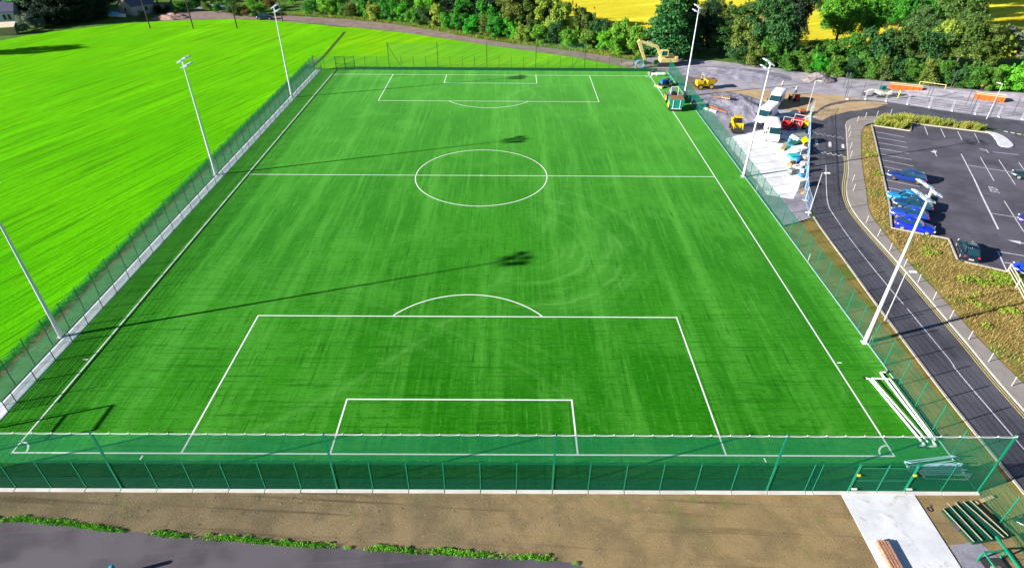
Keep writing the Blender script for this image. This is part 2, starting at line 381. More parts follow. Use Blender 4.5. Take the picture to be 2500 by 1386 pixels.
gm = MB(); gm.sheet([(-39.3,-60),(-37.1,-60),(-37.1,101.5),(-38.2,108),(-39.3,108)], .006); struct('verge', gm, earth_mat('pale_verge', (.07, .20, .06), (.11, .26, .09), (.08, .18, .05), .8, .4, 6))
# bare soil line beside the field, uneven on both sides
rg = random.Random(3); A = []; B = []
for i in range(86):
    y = -6+i*1.35; A.append((-39.32-rg.uniform(0, .30), y)); B.append((-38.95+rg.uniform(-.1, .18), y))
gm = MB(); gm.strip(A, B, .012); struct('soil_edge', gm, SOILSTRIP)
rg = random.Random(5); P = smooth_line([G2(842,78),G2(815,110),G2(786,143),(-38.4,101)], 6)
gm = MB(); gm.ribbon(P, .75, .014); struct('drain_trench', gm, earth_mat('trench_soil', (.03,.09,.01), (.07,.16,.02), (.16,.13,.07), 1.2, 1))
gm = MB(); gm.strip(smooth_line(track_lo, 4), smooth_line(track_up, 4), .012); struct('track', gm, TRACK)
gm = MB(); gm.sheet([(14,134),(34,129),(66,127),(78,122),(95,117),(120,112),(160,106),(420,104),(420,520),(-10,520),(6,180)], -.005); struct('yellow_field', gm, YELLOW)
yard = [(37.3,34.5),(41.2,36.5),(42.6,40.3),(47.5,54),(54.7,70.4),(57.8,76.6),(66.6,83.6),(75.1,79.5),(87.1,73.3),(120,64.5),(125,80),(102,87.5),(92,89.8),(82,93.8),(70,98),(61,103.5),(53,107.5),(45,111),(36,113),(29,104),(33,100.8),(37.3,100.8)]
gm = MB(); gm.sheet(yard, .008); struct('gravel_yard', gm, HARDCORE)
tan = smooth_line([(42.2,87.5),(50,88.6),(57.5,87),(63,86.2),(67,84.6),(70,82.2),(66,78.2),(58.2,76.2),(55.6,73.2),(53.8,76),(51,80),(47,83.5),(43.5,85)], 5)
gm = MB(); gm.sheet(ragged(tan, 1), .016); struct('tan_dirt_patch', gm, TANDIRT)
tan2 = smooth_line([(37.6,88),(41.5,88.5),(44,93),(41,97),(37.6,99)], 4)
gm = MB(); gm.sheet(ragged(tan2, 2), .016); struct('muddy_patch', gm, TRACK)
gm = MB(); gm.sheet(ragged([(38.1,43),(40.5,41),(44,46.5),(48.5,57),(52.5,66.5),(46,67),(38.1,63)], 4, .35), .020); struct('concrete_pad', gm, PADC)
gm = MB(); gm.sheet(ragged([(37.3,34.8),(39.2,36),(41.2,37.8),(42.8,41.5),(40.5,42),(38.0,43.2)], 3, .25), .024); struct('rubble_apron', gm, HARDCORE)
gm = MB(); gm.strip([(36.9,-60),(36.9,34.6)], [(40.4,-60),(41.4,36.8)], .008); struct('dry_grass_bank', gm, VERGE)

# roads
RL = smooth_line([(40.4,-60),(40.3,-20),(40.2,-3),(40.2,5.2),(40.4,10.7),(40.7,18.1),(41.2,26.5),(41.5,31.9),(41.9,37),(43.2,42),(46.5,50),(50.5,59.5),(54.7,69.5),(57.2,74.6),(61.5,79.6),(66.5,82.2),(71,82.3),(76,79.9),(81,77),(87.1,73.9),(95,71),(120,64)], 5)
RR = smooth_line([(45.2,-60),(45.2,-20),(45.3,-3),(45.5,7.3),(45.9,12.6),(46.2,17.9),(46.6,24.6),(46.8,29.3),(46.9,33),(47.2,37.6),(48.0,41.4),(49.7,45.7),(52.4,51),(56.9,61.4),(59.6,67.6),(60.6,70.0),(62.0,71.6),(64.0,72.8),(67.2,73.3),(72.5,72.9),(83,67.8),(120,54)], 5)
gm = MB(); gm.strip(RL, RR, .028); struct('road', gm, ASPHALT)
gm = MB(); gm.sheet(ragged([(56.3,73.2),(58.5,75.9),(62.2,79.2),(67,81.6),(71,81.7),(73.5,80.6),(70,78.2),(67,77.2),(63.8,76.0),(60,74.0),(57,71.2)], 5, .45), .032); struct('road_mud', gm, TANDIRT)
# pavement, kerbs
k1 = RR[:75]; pav_out = smooth_line([(47.9,-60),(47.7,-20),(47.8,-3),(47.5,7.8),(47.4,13.4),(47.8,20.5),(47.9,26.7),(48.5,33),(49.0,37.1),(50.0,40.2),(51.6,43.9),(55.5,53.4),(60.2,63.6),(62.7,68.0),(64.2,69.6),(66.5,70.6),(70,71.2)], 5)
n_ = 90
def even(pts, n):
    d = [0]
    for a, b in zip(pts, pts[1:]): d.append(d[-1]+math.dist(a, b))
    out = []
    for i in range(n):
        t = d[-1]*i/(n-1); j = 0
        while j < len(d)-2 and d[j+1] < t: j += 1
        u = (t-d[j])/max(1e-9, d[j+1]-d[j]); out.append((pts[j][0]+(pts[j+1][0]-pts[j][0])*u, pts[j][1]+(pts[j+1][1]-pts[j][1])*u))
    return out
i_end = next(i for i, p in enumerate(RR) if p[0] > 70)
kerb_line = even(RR[:i_end], n_); pav_o = even(pav_out, n_)
gm = MB(); gm.strip(offset(kerb_line, -.16), pav_o, 0, .13); struct('pavement', gm, PAVE)
ks = even(kerb_line, 190); ko = offset(ks, -.15)
kr = tag(bpy.data.objects.new('kerb', None), kind='structure'); COL.objects.link(kr)
for i in range(189):
    if ks[i+1][1] < -14: continue
    m_ = MB(); a, b, c, d = ks[i], ks[i+1], ko[i+1], ko[i]
    g_ = .012; ux, uy = b[0]-a[0], b[1]-a[1]
    m_.prism([(a[0]+ux*g_, a[1]+uy*g_), (b[0]-ux*g_, b[1]-uy*g_), (c[0]-ux*g_, c[1]-uy*g_), (d[0]+ux*g_, d[1]+uy*g_)], 0, .145)
    m_.build('kerb_stone', KERB, kr)
# left road edging (thin pale kerb)
le = even([p for p in RL if p[1] < 37.5 and p[0] < 43], 60)
gm = MB(); gm.strip(offset(le, .22), offset(le, .02), 0, .10); struct('road_edging', gm, KERB)
# verge between pavement and car park
CPK = [(64.6,69.1),(60.8,59.7),(52.9,40.4),(50.0,34.2),(55.4,31.7),(53.7,27.2),(57.6,24.8)]
v1 = even(offset(pav_o[28:83], -.05), 60)
vb = even([(50.5,-8),(52.5,5),(55,15),(57.5,24.6),(53.5,27.1),(55.1,31.6),(49.8,34.0),(52.7,40.4),(60.6,59.7),(64.4,69.2)], 60)
VA = [p for p in pav_o if -14 < p[1] < 69.4]
gm = MB(); gm.sheet(offset(VA, -.02)+[(66.5,70.4),(64.5,69.2),(60.65,59.7),(52.75,40.4),(49.8,34.1),(55.2,31.6),(53.5,27.1),(57.5,24.7),(80,14),(80,-14)], .10); struct('planted_verge', gm, VERGE)
gm = MB(); gm.sheet([(66.2,70.5),(64.7,69.2),(69.7,66.7),(72.0,70.0),(82.3,65.9),(83.6,67.0),(72.6,72.4),(68,72.6)], .105); struct('planting_bed', gm, earth_mat('bed_soil', (.10,.13,.03), (.17,.19,.05), (.24,.22,.08), .8, .8))
# car park
gm = MB(); gm.sheet([(64.6,69.1),(60.8,59.7),(52.9,40.4),(50.0,34.2),(55.4,31.7),(53.7,27.2),(57.6,24.8),(110,0),(190,0),(190,40),(120,54),(95,62.6),(83.5,67),(82.4,65.9),(72.1,70.1),(69.8,66.8)], .030); struct('car_park', gm, CARPARK)
ck = tag(bpy.data.objects.new('car_park_kerb', None), kind='structure'); COL.objects.link(ck)
for seg in ([(64.6,69.1),(60.8,59.7),(52.9,40.4),(50.0,34.2),(55.4,31.7),(53.7,27.2)], [(54.2,26.7),(57.6,24.8)], [(64.6,69.1),(69.75,66.6),(72.0,70.15),(82.3,65.9)]):
    for a, b in zip(seg, seg[1:]):
        L = math.dist(a, b); k = max(1, round(L/1.8))
        for i in range(k):
            t0, t1 = (i+.008)/k, (i+1-.008)/k
            p = (a[0]+(b[0]-a[0])*t0, a[1]+(b[1]-a[1])*t0); q = (a[0]+(b[0]-a[0])*t1, a[1]+(b[1]-a[1])*t1)
            m_ = MB(); m_.bar((p[0], p[1], .09), (q[0], q[1], .09), .17, .18); m_.build('kerb_stone', KERB, ck)
# traffic island (white hatched tip)
isl = [G2(*q) for q in ((2405,322),(2430,326),(2452,336),(2469,350),(2473,358),(2463,361),(2440,357),(2432,345),(2420,330))]
gm = MB(); gm.prism(smooth_line(isl+[isl[0]], 3)[:-1], .0, .14); struct('traffic_island', gm, CONC)

# near ground
sy = [(-120,-60),(120,-60),(120,-3.35),(-120,-3.35)]
gm = MB(); gm.sheet([(-37,-60),(40.1,-60),(40.1,-3.2),(-37,-3.2)], .0); struct('soil', gm, SOIL)
edge = smooth_line([(-60,-5.0),(-40,-5.2),(-31.5,-5.45),(-26.5,-5.75),(-18.4,-6.6),(-8.9,-7.3),(-.9,-7.8),(6.4,-8.2),(8.6,-8.6),(9.5,-9.8),(9.8,-12),(10,-14),(10,-17),(10,-60)], 6)
rg = random.Random(9); edge = [(x+rg.uniform(-.05,.05), y+rg.uniform(-.07,.07)) for x, y in edge]
gm = MB(); gm.sheet(edge+[(-60,-60)], .012); struct('path', gm, OLDPATH)
gm = MB(); gm.prism([(27.25,-3.32),(32.3,-3.32),(32.45,-30),(27.3,-30)], -.05, .05); struct('concrete_slab', gm, CONC)
gm = MB(); gm.sheet(ragged([(32.5,-7.1),(34.6,-6.9),(35.2,-8),(36,-9.5),(35,-14),(32.5,-14)], 6, .15), .018); struct('gravel_spill', gm, GRAVEL)

# pitch
gm = MB(); gm.prism([(-35.55,-3.02),(36.78,-3.02),(36.78,100.35),(-35.55,100.35)], -.05, .05)
pitch = struct('pitch', gm, TURF)
gm = MB(); gm.prism([(-37.0,-3.02),(-35.72,-3.02),(-35.72,100.2),(-37.0,100.2)], -.05, .045); struct('path_beside_pitch', gm, LPATH)
LW = .13; ZL = .056; h = PW/2
def line(pts, closed=False, w=LW):
    m_ = MB(); m_.ribbon(pts, w, ZL, closed); return m_.build('line_marking', WLINE, pitch)
def lane(a, b):  # straight line
    line([a, b])
lane((-h-LW/2, 0), (h+LW/2, 0)); lane((-h-LW/2, PL), (h+LW/2, PL)); lane((-h, LW/2), (-h, PL-LW/2)); lane((h, LW/2), (h, PL-LW/2)); lane((-h+LW/2, PL/2), (h-LW/2, PL/2))
for s, y0 in ((1, 0), (-1, PL)):
    e = LW/2
    for w, d in ((20.16, 16.5), (9.16, 5.5)):
        lane((-w, y0+s*e), (-w, y0+s*d)); lane((w, y0+s*e), (w, y0+s*d)); lane((-w-e, y0+s*(d+e)), (w+e, y0+s*(d+e)))
    a0 = math.acos(5.5/9.15); line([(9.15*math.sin(t), y0+s*(11+9.15*math.cos(t))) for t in np.linspace(-a0+.02, a0-.02, 30)])
    for sx in (-1, 1): line([(sx*(h-1*math.cos(t)), y0+s*(math.sin(t))) for t in np.linspace(.09, math.pi/2-.09, 12)])
    m_ = MB(); m_.sheet([(.11*math.cos(t), y0+s*11+.11*math.sin(t)) for t in np.linspace(0, 2*math.pi, 13)[:-1]], ZL)
line([(9.15*math.cos(t), PL/2+9.15*math.sin(t)) for t in np.linspace(0, 2*math.pi, 73)[:-1]], True)
m_ = MB(); m_.sheet([(.16*math.cos(t), PL/2+.16*math.sin(t)) for t in np.linspace(0, 2*math.pi, 13)[:-1]], ZL+.004); m_.build('line_marking', WLINE, pitch)
for q in ((-22.9,-.35),(22.9,-.35)): line([(q[0], -.62), (q[0], -.22)])
for y in (10.2, PL-10.2): line([(h+.25, y), (h+.65, y)]); line([(-h-.65, y), (-h-.25, y)])

# road and car park markings
road = bpy.data.objects['road']; cpk = bpy.data.objects['car_park']
def mark(pts, w, mat, parent, z=.036, name='line_marking'):
    m_ = MB(); m_.ribbon(pts, w, z); return m_.build(name, mat, parent)
yl = even([p for p in kerb_line if p[1] < 56], 80)
mark(offset(yl, .22), .09, YPAINT, road); mark(offset(yl, .45), .09, YPAINT, road)
cl = smooth_line([(42.75,-60),(42.8,2.2),(43.1,10.7),(43.35,18.2)], 4); mark(cl, .10, RPAINT, road)
mark(smooth_line([(43.36,18.9),(43.4,22),(43.8,30.7),(44.5,37.6),(45.0,40.3),(46.6,44.6),(50.0,52.8)], 4), .10, RPAINT, road)
def pxbox(us, mat, parent, z=.036):   # four photo corners of a painted patch
    m_ = MB(); m_.sheet([G2(*q) for q in us], z); m_.build('road_marking', mat, parent)
cr = lambda x, y: (1960+x/10.664, 290+y/10.664)
for k in range(12):           # give-way dashes either side of the crossing
    t = k/11; on = k % 2
    for (xa, ya, xb, yb), mt in (((300, 830, 1060, 960), RPAINT), ((320, 365, 1030, 490), RAPPAINT)):
        x = xa+(xb-xa)*t; y = ya+(yb-ya)*t+(28 if on else 0)
        pxbox([cr(x-30, y-9), cr(x+36, y+3), cr(x+40, y+20), cr(x-26, y+8)], mt, road)
for x0, y0, x1, y1 in ((315,545,395,680),(665,605,745,740),(1005,665,1080,775)):
    pxbox([cr(x0, y0), cr(x1-6, y0+8), cr(x1, y1), cr(x0+4, y1-8)], RPAINT, road)
pxbox([(1984,284.5),(1994,284.5),(1994,287),(1984,287)], RPAINT, road)
mark([G2(2030,285), G2(2042,350), G2(2043,440), G2(2052,515)], .05, M('tar_seam', (.02,.02,.03), .6, .1), road, .034, 'tar_seam')
for dx in range(4):           # give-way marks at the car park mouth
    pxbox([(2450+16*dx,320+3*dx),(2460+16*dx,321.5+3*dx),(2462+16*dx,324+3*dx),(2452+16*dx,322.5+3*dx)], RPAINT, cpk)
c6 = lambda x, y: (1960+x/4.62, 200+y/4.62)
bay = [((820,565),(1145,625)),((825,625),(1165,685)),((840,685),(1180,745)),((850,750),(1200,812)),((865,815),(1225,880)),((875,880),(1245,952)),((895,955),(1275,1030)),((910,1030),(1300,1105)),((925,1105),(1320,1185)),((935,1190),(1340,1272)),((950,1280),(1370,1365)),((975,1370),(1400,1460)),((1000,1468),(1430,1560)),((1025,1570),(1450,1660)),
       ((1370,500),(1408,600)),((1555,530),(1602,630)),((1745,560),(1795,660)),((1935,585),(1990,692)),
       ((1475,765),(1508,842)),((2000,850),(2155,1118)),((2210,882),(2395,1162)),((2435,910),(2560,1090)),((1855,943),(2400,1028)),((2145,793),(2435,825)),((2270,1345),(2490,1690))]
for a, b in bay: mark([G2(*c6(*a)), G2(*c6(*b))], .11, RPAINT, cpk)
mark([G2(*c6(1785,815)), G2(*c6(1930,1095))], .14, RPAINT, cpk); mark([G2(*c6(1930,1095)), G2(2400,485), G2(2437,560)], .20, RPAINT, cpk)
mark([G2(2418,521), G2(2500,534)], .11, RPAINT, cpk)
mark([G2(2434,614), G2(2500,625)], .12, RPAINT, cpk); mark([G2(2436,615), G2(2457,661)], .14, RPAINT, cpk); mark([G2(2452,641), G2(2500,649)], .12, RPAINT, cpk)
def arrow(tip, tail, name='arrow_marking'):
    a = Vector(G2(*tip)); b = Vector(G2(*tail)); d = (b-a).normalized(); q = Vector((-d.y, d.x))
    m_ = MB(); m_.sheet([a, a+d*1.3+q*.4, a+d*1.3-q*.4], .037); m_.sheet([a+d*1.28+q*.09, a+d*1.28-q*.09, b-q*.09, b+q*.09], .0366); m_.build(name, RPAINT, cpk)
arrow((2459,586),(2510,597)); arrow((2287,368),(2279,372))
mark([G2(2390,363), G2(2407,366), G2(2413,374)], .12, RPAINT, cpk); mark([G2(2394,367), G2(2407,369)], .12, RPAINT, cpk)
# STOP lettering on the car park
fc = bpy.data.curves.new('stop', 'FONT'); fc.body = 'STOP'; fc.size = 1.0; fc.align_x = 'LEFT'
fo = bpy.data.objects.new('tmp_text', fc); COL.objects.link(fo); bpy.context.view_layer.update()
tm = bpy.data.meshes.new_from_object(fo.evaluated_get(bpy.context.evaluated_depsgraph_get())); bpy.data.objects.remove(fo)
tm.materials.clear(); tm.materials.append(RPAINT)
S0 = Vector((*G2(2441.5,473), .037)); S1 = Vector((*G2(2433,459), .037)); S2 = Vector((*G2(2419,468.5), .037))
xs = [v.co.x for v in tm.vertices]; ys = [v.co.y for v in tm.vertices]
for v in tm.vertices:
    a = (v.co.x-min(xs))/(max(xs)-min(xs)); b_ = (v.co.y-min(ys))/(max(ys)-min(ys))
    v.co = S0+(S1-S0)*a+(S2-S0)*b_
tm.update(); link('stop_lettering', tm, cpk)
# ------------------------------------------------------------------ fences
GREEN = M('green_powder_coat', (.006, .20, .105), .45, .12, 1.5, spec=.4)
DKGREEN = M('dark_green_steel', (.004, .075, .045), .5, .1, 2)
WIRE = M('green_wire', (.005, .15, .085), .5, .05, 1)
NET = M('green_net', (.0, .24, .11), .9, .08, .6, alpha=.34)
ROPE = M('white_rope', (.75, .77, .75), .8, .1, 4)
GALV = M('galvanised_steel', (.62, .63, .66), .4, .08, 2, metal=.25)
EDGE = concrete_mat('edging_concrete', (.66, .63, .60), (.4, .34, .27), dirtamt=(.6, .85))

WIRE_D = M('dark_green_wire', (.0, .085, .042), .6, .05, 1)
def wire_panel(name, h, low, sv=.05, tv=.0065, th=.012, mat=None, ls=.10):
    m_ = MB(); n = round(2.5/sv)
    for i in range(n): x = (i+.5)*2.5/n; m_.bar((x, 0, .04), (x, 0, h), tv, tv, caps=False)
    z = .05
    while z <= h+.001:
        m_.bar((0, .007, z), (2.5, .007, z), th, .009, caps=False); z += (ls if z < low-.02 else .2)
    return m_.mesh(name, mat or WIRE)
PANEL = wire_panel('mesh_panel', 2.75, 1.2, .05, .0095, .018, WIRE_D, .066)
PANEL_R = wire_panel('mesh_panel', 2.75, .3, .05, .0060, .016)
PANEL_LOW = wire_panel('mesh_panel', 1.02, 1.2, .05, .005, .034)
def post_mesh(h, w=.07, d=.06, cap=True, mat=None):
    m_ = MB(); m_.box((0, 0, h/2), (w, d, h))
    if cap: m_.box((0, 0, h+.012), (w+.016, d+.016, .03))
    return m_.mesh('post', mat or GREEN)
POST = post_mesh(2.85); POST_D = post_mesh(2.85, .06, .05, mat=DKGREEN); POST_T = post_mesh(5.8, .12, .12); POST_TD = post_mesh(5.6, .10, .10, mat=DKGREEN); POST_LOW = post_mesh(1.22, .05, .05, mat=DKGREEN); POST_FAT = post_mesh(2.9, .13, .13)
def run_fence(f, pts, panel, post, skip=(), special={}):
    for i, p in enumerate(pts):
        link('post', special.get(i, post), f, (p[0], p[1], 0))
    for i, (a, b) in enumerate(zip(pts, pts[1:])):
        if i in skip: continue
        L = math.dist(a, b); rz = math.atan2(b[1]-a[1], b[0]-a[0])
        link('mesh_panel', panel, f, (a[0]+math.cos(rz)*.03, a[1]+math.sin(rz)*.03, 0), rz, sc=((L-.06)/2.5, 1, 1))
NETF = M('fine_green_net', (.0, .22, .10), .9, .08, .6, alpha=.15)
def net(f, a, b, z0, z1, nseg, sag, name='net', mat=None, rope=True):
    # sheet of netting with a slack top, its rope and ties
    m_ = MB(); r = MB(); pts = []
    N = nseg*4
    for i in range(N+1):
        t = i/N; w = (i % 4)/4; s = sag*4*w*(1-w)
        pts.append(Vector((a[0]+(b[0]-a[0])*t, a[1]+(b[1]-a[1])*t, z1-s-.28*4*t*(1-t)*0)))
    m_.add([(p.x, p.y, z0) for p in pts]+[tuple(p) for p in pts], [(i, i+1, N+2+i, N+1+i) for i in range(N)])
    m_.build(name, mat or NET, f)
    if not rope: return
    r.path(pts, .016, 5)
    r.path([(a[0], a[1], z1+.05), (b[0], b[1], z1+.05)], .010, 5)
    for i in range(0, N+1, 4): r.bar(pts[i], pts[i]+Vector((0, 0, .12)), .045)
    r.build('rope', ROPE, f)

YN = -3.05
f = thing('mesh_fence', 'green mesh fence with tall net posts along the near goal line', 'fence')
tall = [36.9, 22.1, 7.1, -7.9, -22.9, -37.6]; xs = []
xs = [36.9, 34.3, 31.75, 29.8, 27.8, 25.3, 24.75, 22.1]
for a, b in zip(tall[1:], tall[2:]): xs += [a+(b-a)*k/6 for k in range(1, 7)]
sp = {i: POST_T for i, x in enumerate(xs) if x in tall}; sp.update({2: POST_FAT, 4: POST_FAT})
run_fence(f, [(x, YN) for x in xs], PANEL, POST, skip=(2, 3), special=sp)
for a, b in zip(tall, tall[1:]):
    net(f, (a, YN-.07), (b, YN-.07), 2.8, 5.72, 12, .05)
for (x, w, sg) in ((27.87, 1.90, 1), (31.68, 1.88, -1)):   # two gate leaves
    m_ = MB(); x1 = x+sg*w
    m_.bar((x, YN, .12), (x1, YN, .12), .05); m_.bar((x, YN, 2.5), (x1, YN, 2.5), .05); m_.bar((x, YN, 1.2), (x1, YN, 1.2), .04)
    m_.bar((x, YN, .1), (x, YN, 2.52), .05); m_.bar((x1, YN, .1), (x1, YN, 2.52), .05)
    gl = m_.build('gate_leaf', GREEN, f)
    link('mesh_infill', PANEL, gl, (min(x, x1), YN, .05), 0, (abs(w)/2.5, 1, .88))
for x in (27.86, 31.7):
    m_ = MB(); m_.box((x+.05, YN-.12, 1.9), (.20, .10, .14)); m_.build('lock_box', M('yellow_tag', (.75, .55, .05), .6), f)
    m_ = MB(); m_.box((x+.22, YN-.12, .42), (.35, .08, .10)); m_.build('drop_bolt', M('pale_tape', (.8, .8, .78), .7), f)
# concrete edging under the near fence, cast bay by bay
ed = tag(bpy.data.objects.new('fence_edging', None), kind='structure'); COL.objects.link(ed)
xe = sorted(xs)
rg = random.Random(2)
for a, b in zip(xe, xe[1:]):
    if b-a < .1: continue
    m_ = MB(); d = rg.uniform(-.012, .012); m_.prism([(a+.03, -3.34+d), (b-.03, -3.34+rg.uniform(-.02, .02)), (b-.03, -3.11), (a+.03, -3.11)], -.05, .10+rg.uniform(0, .02)); m_.build('edging_bay', EDGE, ed)

YF = 100.45
f = thing('mesh_fence', 'thin green mesh fence with net posts behind the far goal', 'fence')
xf = [-37.1, -35.0, -32.6, -28.6, -26.4, -23.9]+[-21.4+2.55*k for k in range(23)]
sp = {i: POST_TD for i in range(6, 23, 4)}
run_fence(f, [(x, YF) for x in xf], PANEL_R, POST_D, skip=(2,), special=sp)
for k in range(4): net(f, (xf[6+4*k], YF+.06), (xf[10+4*k], YF+.06), 2.8, 5.5, 8, .03, mat=NETF, rope=False)
for x0, x1 in ((xf[6], xf[7]+.2), (xf[22], xf[21]-.2)):
    m_ = MB(); m_.tube((x0, YF+.05, 5.0), (x1, YF+.05, .1), .04); m_.build('brace', DKGREEN, f)
m_ = MB(); m_.box((0, 0, .3), (xf[-1]-xf[3], .03, .6)); m_.build('rebound_board', M('rebound_board', (.004, .08, .03), .7), f, ((xf[-1]+xf[3])/2, YF-.08, .04))
for x, sg in ((-32.55, 1), (-28.65, -1)):
    m_ = MB(); x1 = x+sg*1.92
    for z in (.1, 1.2, 2.6): m_.bar((x, YF, z), (x1, YF, z), .07)
    for q in (x, x1): m_.bar((q, YF, .08), (q, YF, 2.63), .08)
    gl = m_.build('gate_leaf', DKGREEN, f); link('mesh_infill', PANEL, gl, (min(x, x1), YF, .05), 0, (1.92/2.5, 1, .92))

f = thing('mesh_fence', 'green mesh fence along the road side of the pitch', 'fence')
ys = [-3.05-2.45*k for k in (4, 3, 2, 1)]+[0.0+2.48*k for k in range(0, 41)]
run_fence(f, [(36.87, y) for y in ys], PANEL_R, POST)
m_ = MB(); m_.prism([(36.80, -2.9), (36.90, -2.9), (36.90, 100.4), (36.80, 100.4)], -.05, .075); m_.build('base_kerb', M('pale_teal_kerb', (.42, .52, .50), .8), f)
for y in (13.5, 27.4, 44.7): 
    m_ = MB(); m_.tube((36.98, y-.6, .05), (36.98, y-.6, .95), .06); m_.build('marker_post', M('cream_post', (.66, .6, .42), .6), f)

f = thing('mesh_fence', 'dark green mesh fence between the meadow and the concrete path', 'fence')
run_fence(f, [(-37.15, -3.0+2.52*k) for k in range(0, 42)], PANEL_R, POST_D)
m_ = MB(); m_.bar((-37.3, 1.7, 0), (-37.3, 1.7, 3.6), .14); m_.bar((-37.3, -.9, 0), (-37.3, -.9, 3.6), .14); m_.bar((-37.3, -.9, 3.55), (-37.3, 1.7, 3.55), .12); m_.bar((-37.3, -.9, 2.4), (-37.3, 1.7, 2.4), .10); m_.build('gate_frame', DKGREEN, f)
f = thing('pitch_barrier', 'low dark green barrier with top rail beside the left touchline', 'barrier')
pts = [(-35.6, 4.0)]+[(-35.6, 5.0+2.51*k) for k in range(0, 39)]
run_fence(f, pts, PANEL_LOW, POST_LOW)
for a, b in zip(pts, pts[1:]):
    m_ = MB(); m_.bar((a[0], a[1]+.01, 1.25), (b[0], b[1]-.01, 1.25), .075, .06); m_.build('top_rail', DKGREEN, f)

# ------------------------------------------------------------------ floodlight masts
MASTM = M('mast_grey', (.66, .67, .71), .35, .04, 1, spec=.5, metal=.1)
LAMPM = M('lamp_housing', (.46, .53, .64), .35, .06, 2, spec=.5)
LAMPG = M('lamp_glass', (.18, .22, .26), .15, .05, 2, spec=.6)
def mast(x, y, side, label):
    t = thing('floodlight_mast', label, 'floodlight', (x, y, .04), 0, 'floodlight masts around the pitch')
    m_ = MB(); m_.tube((0,0,.0), (0,0,1.5), .20, .19, 12); m_.tube((0,0,1.5), (0,0,15.5), .17, .075, 12); m_.build('pole', MASTM, t, smooth=False)
    m_ = MB(); m_.box((0,0,.02), (.55,.55,.04))
    for a in (-.2, .2):
        for b in (-.2, .2): m_.tube((a,b,.04), (a,b,.13), .025, n=6)
    m_.build('base_plate', MASTM, t)
    m_ = MB(); d = side  # lamps look towards the pitch
    m_.bar((0,-1.35,15.45), (0,1.35,15.45), .09); m_.bar((0,-.9,14.75), (0,.9,14.75), .09); m_.bar((0,0,14.5), (0,0,15.6), .14); m_.build('crossarm', MASTM, t)
    for (yy, zz, dx) in ((-1.0,15.60,.30),(-.02,15.72,.42),(1.0,15.60,.30),(-.60,14.92,.60),(.60,14.92,.60)):
        l_ = MB(); R = Matrix.Rotation(-d*math.radians(16), 3, 'Y')
        def rb(c, s, mb):
            vs = []
            for k in (-.5, .5):
                for a, b in ((-.5,-.5),(.5,-.5),(.5,.5),(-.5,.5)): vs.append(Vector((d*dx, yy, zz))+R @ Vector((c[0]+a*s[0], c[1]+b*s[1], c[2]+k*s[2])))
            mb.add(vs, [(3,2,1,0),(4,5,6,7),(0,1,5,4),(1,2,6,5),(2,3,7,6),(3,0,4,7)])
        rb((0,0,0), (.62,.74,.10), l_)
        rb((0,0,.07), (.40,.50,.06), l_)
        lo = l_.build('floodlight', LAMPM, t)
        g_ = MB(); rb((0,0,-.055), (.56,.68,.012), g_); g_.build('glass', LAMPG, lo)
        b_ = MB(); b_.bar((0, yy-.40, 15.45 if zz > 15.2 else 14.75), (d*dx, yy-.42, zz), .04); b_.bar((0, yy+.40, 15.45 if zz > 15.2 else 14.75), (d*dx, yy+.42, zz), .04); b_.build('bracket', MASTM, lo)
    return t
for (x, y), l_ in zip([(-37.12,13.3),(-36.95,48.3),(-36.4,82.0)], ['nearest floodlight mast on the meadow side, head out of frame', 'middle floodlight mast on the meadow side at the halfway line', 'farthest floodlight mast on the meadow side near the far gate']): mast(x, y, 1, l_)
for (x, y), l_ in zip([(36.62,12.95),(36.62,48.6),(36.62,84.0)], ['tall pale floodlight mast on the road side, nearest the camera', 'floodlight mast on the road side at the halfway line by the compound', 'farthest floodlight mast on the road side, next to the dumper']): mast(x, y, -1, l_)

# street lamps
def street_lamp(x, y, hh, dx, dy, label):
    t = thing('street_lamp', label, 'street lamp', (x, y, .02), 0, 'street lamps along the road')
    m_ = MB(); m_.tube((0,0,0),(0,0,1.2),.07,.065,8); m_.tube((0,0,1.2),(0,0,hh),.05,.035,8); m_.build('pole', GALV, t)
    m_ = MB(); m_.bar((0,0,hh),(dx*.35,dy*.35,hh+.03),.05); m_.build('arm', GALV, t)
    m_ = MB(); a = math.atan2(dy, dx); m_.box((dx*.62, dy*.62, hh+.03), (.66,.24,.10), a, .8); lo = m_.build('lantern', M('lantern_white', (.8,.8,.82), .4), t)
    m_ = MB(); m_.box((dx*.66, dy*.66, hh-.026), (.4,.16,.012), a); m_.build('glass', LAMPG, lo)
for (x, y, hh, dx, dy, l_) in ((40.15,16.3,5.6,1,0,'street lamp beside the nearest road-side floodlight mast'),(41.3,37.4,5.7,1,.0,'street lamp at the lower end of the builders compound'),(56.0,75.0,5.7,.9,-.4,'street lamp at the top corner of the builders compound'),(86.2,72.6,6.0,-.5,.8,'street lamp on the upper road among the site fence panels')):
    street_lamp(x, y, hh, dx, dy, l_)

